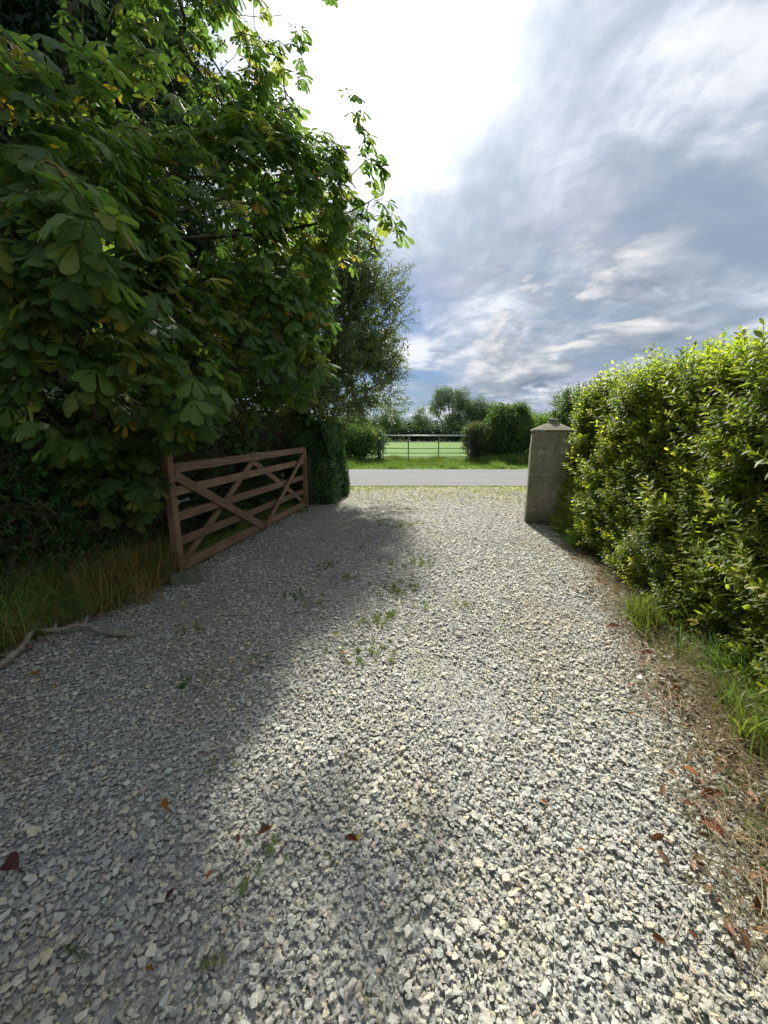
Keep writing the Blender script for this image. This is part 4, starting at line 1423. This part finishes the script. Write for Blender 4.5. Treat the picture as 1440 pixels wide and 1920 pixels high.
# thin moss and seedlings along the untravelled middle of the drive
n2 = 1100
y2 = rng.uniform(2.6, 9.0, n2); x2 = -0.15 + 0.05 * y2 + rng.normal(0, 0.42, n2)
k2 = (np.sin(x2 * 5.3 + 1.2 * y2) * np.cos(y2 * 3.1 - x2) > 0.25)
P = np.vstack([P, np.stack([x2[k2], y2[k2], np.full(k2.sum(), 0.005)], 1)])
o = grass_stuff('road_edge_grass', 'grass', P_grass, P, rng.uniform(0.02, 0.055, len(P)), lean=0.4)
tag(o, 'short mossy grass where the gravel meets the road', 'grass', kind='stuff')

# grass along the left verge, its colour lightened against the shade there
n = 900
y = rng.uniform(0.6, 4.0, n); off = rng.random(n) ** 0.9 * 0.85
x = xl(y) - 0.06 - off
P = np.stack([x, y, np.full(n, -0.01)], 1)
o = grass_stuff('verge_tussock', 'grassd', P_grassd, P, rng.uniform(0.24, 0.46, n) * (0.7 + 0.9 * off))
tag(o, 'long shaded grass along the left edge of the drive', 'grass', kind='stuff')
n = 190
P = np.stack([rng.normal(-2.48, 0.17, n), rng.normal(3.55, 0.28, n), np.zeros(n)], 1)
k3 = 300
y3 = rng.uniform(1.6, 3.9, k3)
P3 = np.stack([xl(y3) - rng.uniform(0.02, 0.5, k3), y3, np.full(k3, -0.01)], 1)
o = grass_stuff('dry_tufts', 'rust', P_rust, P3, rng.uniform(0.16, 0.36, k3), lean=0.4)
tag(o, 'brownish grass mixed into the left verge', 'grass', kind='stuff')
o = grass_stuff('rusty_tussock', 'rust', P_rust, P, rng.uniform(0.28, 0.55, n))
tag(o, 'rust-tipped grass tussock leaning against the near foot of the wooden gate', 'grass', kind='stuff')
# grass under the gate
n = 160
t_ = rng.uniform(0.1, 3.7, n)
P = np.stack([-2.142 + 0.172 * t_ - rng.uniform(0.03, 0.4, n), 3.806 + 0.985 * t_, np.zeros(n)], 1)
o = grass_stuff('gate_foot_grass', 'grassd', P_grassd, P, rng.uniform(0.10, 0.24, n))
tag(o, 'thin dark grass growing under the open wooden gate', 'grass', kind='stuff')

# right verge: dry grass lying, green clumps
n = 460
y = rng.uniform(0.7, 4.6, n); x = xr(y) - 0.10 + rng.random(n) ** 1.1 * 0.95
k = x < 2.75
P = np.stack([x[k], y[k], rng.uniform(-0.01, 0.03, k.sum())], 1)
o = scatter('dry_grass', 'straw', P_straw, P, frames(np.array([0, 0, 1.0]) + rng.normal(size=P.shape) * np.array([0.12, 0.12, 0])), rng.uniform(0.10, 0.28, len(P)), None)
tag(o, 'matted dry grass stalks along the right edge of the drive', 'grass', kind='stuff')
n = 260
y = rng.uniform(0.9, 3.4, n); x = xr(y) + 0.12 + rng.random(n) * 0.8
P = np.stack([x, y, np.full(n, -0.01)], 1)
o = grass_stuff('dry_tufts', 'strawup', P_strawup, P, rng.uniform(0.08, 0.24, n))
tag(o, 'upright dry grass tufts under the right-hand hedge', 'grass', kind='stuff')


def tussock(x, y, n, r, h, key, protos, label, name='grass_tussock', group='grass tussocks below the right-hand hedge'):
    P = np.stack([rng.normal(0, r, n), rng.normal(0, r, n), np.full(n, -0.01)], 1)
    o = grass_stuff(name, key, protos, P, h * rng.uniform(0.6, 1.15, n), lean=0.3, one=True)
    o.location = (x, y, 0)
    o['kind'] = 'thing'
    tag(o, label, 'grass', group)
    return o


n = 230
y = rng.uniform(0.9, 2.5, n); x = xr(y) + 0.30 + rng.random(n) * 0.8
P = np.stack([x, y, np.full(n, -0.01)], 1)
o = grass_stuff('verge_grass', 'grass', P_grass, P, rng.uniform(0.10, 0.26, n), lean=0.4)
tag(o, 'yellow-green grass between the dry stalks and the right-hand hedge', 'grass', kind='stuff')
n = 520
y = rng.uniform(0.8, 5.6, n); x = xr(y) + 0.02 + np.abs(rng.normal(0, 0.28, n))
k = np.sin(x * 4 + y * 2.6) + 0.6 * np.sin(y * 7.3) > 0.1
P = np.stack([x[k], y[k], np.full(k.sum(), 0.0)], 1)
o = grass_stuff('verge_weeds', 'grass', P_grass, P, rng.uniform(0.03, 0.09, len(P)), lean=0.5)
tag(o, 'low mixed weeds creeping from the right verge into the gravel', 'weeds', kind='stuff')
tussock(2.13, 2.72, 20, 0.11, 0.30, 'lush', P_lush, 'bright green grass tussock at the drive edge halfway along the hedge')
tussock(1.98, 1.52, 26, 0.13, 0.38, 'lush', P_lush, 'large grass tussock with long arching blades nearest the camera on the right')
tussock(2.25, 2.02, 22, 0.14, 0.32, 'grass', P_grass, 'yellowing grass tussock under the right-hand hedge between two greener ones')
tussock(2.62, 4.75, 16, 0.08, 0.34, 'grassd', P_grassd, 'fine feathery grass tussock beside the foot of the concrete pillar')
tussock(-1.55, 6.95, 18, 0.09, 0.12, 'grass', P_grass, 'small green weed clump at the far foot of the wooden gate', 'weed_clump', 'weeds by the gate')

# weeds growing in the gravel, one object each
def gp(px, py):
    """ground point for a pixel of the 1440x1920 picture (used once, to set out the positions)"""
    cp, sp = math.cos(R_(12.2)), math.sin(R_(12.2))
    X_ = (px - 720) / 720; Y_ = (960 - py) / 720
    d = np.array([X_, cp + Y_ * sp, -sp + Y_ * cp])
    t = 1.5 / -d[2]
    return d[0] * t, d[1] * t


weeds = [(612, 1062, 0.5, 'dark green weed patch in the shaded gravel near the gate, left of the middle'), (652, 1085, 0.5, 'low weed between two others in the middle of the drive level with the gate foot'),
         (767, 1058, 0.9, 'wide green weed patch at the edge of a shadow in the middle of the drive'), (746, 1108, 0.9, 'yellow-green weed patch in sunlight in the middle of the drive'),
         (596, 1137, 0.55, 'bright green weed tuft alone on shaded gravel right of the block'), (729, 1160, 0.5, 'bright green weed just above the yellowing weed patch'),
         (696, 1167, 0.5, 'dark green weed at the tip of a shadow, beside a brighter one'), (690, 1227, 0.8, 'yellowing weed patch beside a brown and yellow fallen leaf'),
         (867, 1137, 0.4, 'faint weed alone on the sunlit right half of the drive'), (562, 1117, 0.6, 'thin mossy weed patch in the shade right of the wooden gate'),
         (365, 1182, 0.5, 'small weed tuft right of the fallen branch'), (392, 1275, 0.42, 'right one of two weed tufts close together in the shaded gravel'), (348, 1287, 0.35, 'left and smaller one of two weed tufts close together in the shaded gravel'),
         (480, 1242, 0.4, 'pale weed tuft on shaded gravel between the branch and the yellowing patch'), (425, 1440, 0.25, 'tiny weed tuft in the shade in the left foreground, above the orange leaf'),
         (490, 1650, 0.34, 'leafy grass tuft in the foreground gravel below the brown leaves'), (122, 1777, 0.22, 'small dark grass tuft in the bottom left corner of the gravel'),
         (422, 1795, 0.2, 'small grass tuft at the bottom, left of the middle'), (508, 1600, 0.2, 'small pale green weed right below the brown curled leaf'), (765, 985, 0.9, 'thin yellow-green moss patch in the drive well before the road')]
for px, py, s, lab in weeds:
    x, y = gp(px, py)
    k = max(6, int(30 * s))
    P = np.stack([rng.normal(0, 0.14 * s, k), rng.normal(0, 0.11 * s, k), np.zeros(k)], 1)
    o = grass_stuff('weed_tuft', 'lush' if s > 0.45 else 'grass', P_lush if s > 0.45 else P_grass, P, rng.uniform(0.028, 0.058, k) * (0.8 + 0.4 * s), lean=0.5, one=True)
    o.location = (x, y, 0.008); o['kind'] = 'thing'
    tag(o, lab, 'weed', 'weed tufts in the gravel')

# ================================================================== LEAF LITTER
n = 820
side = rng.random(n) < 0.62
y = np.where(side, rng.uniform(0.8, 4.9, n), rng.uniform(1.9, 7.0, n))
cl = 0.10 * np.sin(y * 5.1) + 0.06 * np.sin(y * 13)
x = np.where(side, xr(y) + 0.02 + cl + rng.normal(0, 0.13, n), np.where(y < 3.9, xl(y) + 0.02 + rng.normal(0, 0.09, n), xl(y) + 0.12 + rng.normal(0, 0.10, n)))
P = np.stack([x, y, rng.uniform(0.012, 0.035, n)], 1)
o = scatter('leaf_litter', 'litter', P_litter, P, frames(np.array([0, 0, 1.0]) + rng.normal(size=P.shape) * np.array([0.35, 0.35, 0])), rng.uniform(0.025, 0.062, n), None)
tag(o, 'brown dead leaves gathered along both edges of the drive', 'leaf litter', kind='stuff')

fallen = [(312, 1522, 0.075, 'orange', 40, 'single orange leaf lying flat on shaded gravel in the left foreground'), (497, 1574, 0.075, 'brown', -50, 'long brown curled leaf beside a weed in the foreground gravel'),
          (447, 1586, 0.05, 'brown', 10, 'small brown leaf, left of a long curled one'), (661, 1588, 0.06, 'red', 75, 'half red half yellow curled leaf on sunlit gravel'),
          (25, 1630, 0.16, 'maroon', 62, 'large dark maroon leaf at the left edge of the picture'), (104, 1298, 0.05, 'yellow', 30, 'bright yellow leaf on gravel below the fallen branches'),
          (66, 1275, 0.10, 'orange', 80, 'orange-brown curled leaf just right of the leaning stick'), (137, 1237, 0.07, 'lime', 70, 'yellow-green leaf below the fallen branch'),
          (22, 1243, 0.10, 'yellow', 60, 'yellow leaf in the grass left of the leaning stick'), (283, 1127, 0.06, 'yellow', 40, 'small yellow leaf at the grass edge left of the block'),
          (181, 1273, 0.05, 'lime', 0, 'pale green leaf on gravel right of the orange-brown curled one'), (235, 1257, 0.06, 'brown', -30, 'small brown leaf below the tip of the fallen branch'),
          (862, 1191, 0.09, 'brown', 80, 'reddish brown leaf alone on the sunlit middle of the drive'), (645, 1233, 0.09, 'orange', 70, 'amber leaf beside the yellowing weed patch'),
          (633, 1199, 0.09, 'pale', 85, 'pale yellow leaf above the yellowing weed patch'), (1020, 1516, 0.045, 'orange', 20, 'small orange leaf on sunlit gravel to the right'),
          (285, 1831, 0.04, 'orange', 60, 'small orange leaf near the bottom edge, left of the middle'), (1292, 1458, 0.09, 'orange', 40, 'crumpled orange leaf beside the dry grass on the right'),
          (1335, 1562, 0.12, 'red', 5, 'long reddish curled leaf at the foot of the grass on the right'), (1390, 1583, 0.09, 'brown', 80, 'brown leaf under the arching grass at the right edge'),
          (1330, 1500, 0.11, 'red', 78, 'long red-brown leaf between the orange leaf and the grass tussock'), (1412, 1715, 0.09, 'brown', -40, 'brown curled leaf near the bottom right corner'),
          (1105, 1052, 0.16, 'pale', 70, 'pale dry leaf on the drive edge near the concrete pillar'), (1150, 1182, 0.16, 'red', 80, 'rust-red leaf lying at the drive edge below the hedge'),
          (1215, 1235, 0.12, 'red', 60, 'rust-red leaf beside the bright green tussock'), (1245, 1350, 0.07, 'red', 60, 'small red leaf on the dry grass beside the drive'),
          (1088, 1608, 0.04, 'orange', 60, 'tiny orange leaf on gravel between the stick and the right verge'), (1430, 1765, 0.08, 'tan', 50, 'tan leaf in the very bottom right corner'),
          (395, 1655, 0.045, 'orange', -20, 'narrow orange leaf left of the leafy grass tuft'), (322, 1690, 0.06, 'maroon', -15, 'dark maroon leaf scrap below the orange foreground leaf'),
          (250, 1625, 0.05, 'maroon', 30, 'small dark purple leaf between the maroon leaf and the weed'), (560, 1315, 0.05, 'red', 0, 'tiny red leaf on the shaded gravel below the pale weed'),
          (1290, 1500, 0.05, 'tan', 30, 'tan leaf scrap among dry stalks'), (770, 1085, 0.10, 'brown', 70, 'brown leaf between the weed patches in the middle of the drive')]
for i, (px, py, s, c, az, lab) in enumerate(fallen):
    x, y = gp(px, py)
    me = dead_leaf(50 + i, M['fallen_' + c], 0.44)
    o = obj('fallen_leaf', me, None, (x, y, 0.034), (R_(random.uniform(-8, 8)), R_(random.uniform(-10, 10)), R_(az)), (s * 0.76,) * 3)
    tag(o, lab, 'leaf', 'fallen leaves on the drive')
o = obj('fallen_leaf', dead_leaf(49, M['fallen_yellow'], 0.5), None, (*gp(672, 1583), 0.026), (0.1, 0, R_(-50)), (0.03, 0.03, 0.03))
tag(o, 'little yellow leaf scrap touching the red curled leaf', 'leaf', 'fallen leaves on the drive')

# pale flat stone on the right edge
o = obj('pale_stone', P_stone[3].copy(), None, (*gp(1198, 1278), 0.03), (0.1, 0.05, 0.6), (0.06, 0.05, 0.04))
o.data.materials.clear(); o.data.materials.append(M['pale_stone'])
tag(o, 'pale flat stone larger than the gravel at its right edge', 'stone')


# ================================================================== FALLEN BRANCHES
def stick(label, pts, rad, mat, side=(), name='fallen_branch', group=None):
    c = np.array(pts[0], float)
    root = empty(name, tuple(c)); tag(root, label, 'branch', group)
    # smooth the line a little and roughen it
    P = np.array(pts, float) - c
    t = np.linspace(0, len(P) - 1, (len(P) - 1) * 4 + 1)
    Q = np.stack([np.interp(t, range(len(P)), P[:, k]) for k in range(3)], 1)
    Q[1:-1] = (Q[:-2] + 2 * Q[1:-1] + Q[2:]) / 4 + rng.normal(size=(len(Q) - 2, 3)) * rad[0] * 0.18
    rr = np.interp(t, np.linspace(0, len(P) - 1, len(rad)), rad) * rng.uniform(0.85, 1.12, len(t))
    g = Geo(); tube_into(g, Q, list(rr), 8)
    obj('stem', g.data('stem', mat, True), root)
    for s in side:
        S_ = np.array(s, float) - c
        g = Geo(); tube_into(g, S_, list(np.linspace(rad[-1] * 0.7, 0.004, len(S_))), 6)
        obj('side_shoot', g.data('side_shoot', mat, True), root)
    return root


stick('grey crooked fallen branch lying across the left edge of the drive', [(-2.63, 2.60, 0.05), (-2.50, 2.57, 0.055), (-2.38, 2.585, 0.06), (-2.25, 2.65, 0.06), (-2.07, 2.575, 0.045), (-1.83, 2.55, 0.03)], [0.012, 0.014, 0.017, 0.020, 0.020], M['dead_wood'],
      [[(-2.25, 2.65, 0.065), (-2.30, 2.74, 0.08), (-2.34, 2.80, 0.07)], [(-2.42, 2.58, 0.06), (-2.47, 2.66, 0.10)]])
stick('pale straight stick lying in the grass at the left edge of the picture', [(-2.42, 2.0, 0.03), (-2.44, 2.28, 0.045), (-2.53, 2.52, 0.07), (-2.66, 2.80, 0.10)], [0.026, 0.024, 0.018, 0.012], M['dead_wood'])


def gstick(label, a, b, r):
    (x0, y0), (x1, y1) = gp(*a), gp(*b)
    stick(label, [(x0, y0, 0.03), ((x0 + x1) / 2, (y0 + y1) / 2, 0.035), (x1, y1, 0.03)], [r, r * 0.8, r * 0.5], M['dead_wood'], (), 'twig', 'twigs on the gravel')


gstick('short pale twig on sunlit gravel at the lower right', (1127, 1662), (1140, 1712), 0.004)
gstick('thin brown twig on gravel in the right half of the drive, above the others', (928, 1303), (952, 1345), 0.004)
gstick('thin dark twig near the lower right corner', (1262, 1772), (1290, 1700), 0.003)
gstick('thin pale twig in the foreground beside the orange leaf', (345, 1605), (372, 1576), 0.003)


# ================================================================== BRAMBLES
def bramble(loc, label, mat, n=9, size=0.09, h=0.3, r=0.16):
    root = empty('bramble', loc); tag(root, label, 'plant', 'brambles under the hedges')
    g = Geo(); tips = []
    for i in range(n):
        a = rng.uniform(0, 2 * pi); d = rng.uniform(0.3, 1) * r; hh = h * rng.uniform(0.4, 1)
        p = [(0, 0, -0.01), (math.cos(a) * d * 0.4, math.sin(a) * d * 0.4, hh * 0.7), (math.cos(a) * d, math.sin(a) * d, hh)]
        tube_into(g, p, [0.004, 0.003, 0.002], 4, False); tips.append((np.array(p[2]), a))
    obj('stems', g.data('stems', M['twig'], True), root)
    for t, a in tips:
        for q in (-0.9, 0, 0.9):
            gg = Geo(); L = size * rng.uniform(0.75, 1.1)
            leaf_strip(gg, L, L * 0.6, OV, (0, 0, 0), 0, rng.uniform(-0.1, 0.5), rng.uniform(0.3, 0.8), 0.25)
            obj('leaf', gg.data('leaf', mat, True), root, tuple(t), (rng.normal() * 0.2, rng.normal() * 0.2, a - pi / 2 + q))


bramble((-2.95, 2.75, 0.0), 'green bramble with broad leaves in the dark left verge', M['bramble'], 10, 0.09, 0.75, 0.25)
bramble((-2.85, 2.95, 0.0), 'small bramble with one pale leaf beside the left verge grass', M['bramble'], 7, 0.08, 0.45, 0.2)
bramble((2.30, 2.32, 0.0), 'bramble with yellow-orange leaves low under the right-hand hedge', M['chestnut_yellow'], 7, 0.075, 0.24, 0.2)
bramble((2.2, 2.6, 0.0), 'low green ground plant with small glossy leaves beside the bright tussock', M['bramble'], 9, 0.06, 0.16, 0.18)
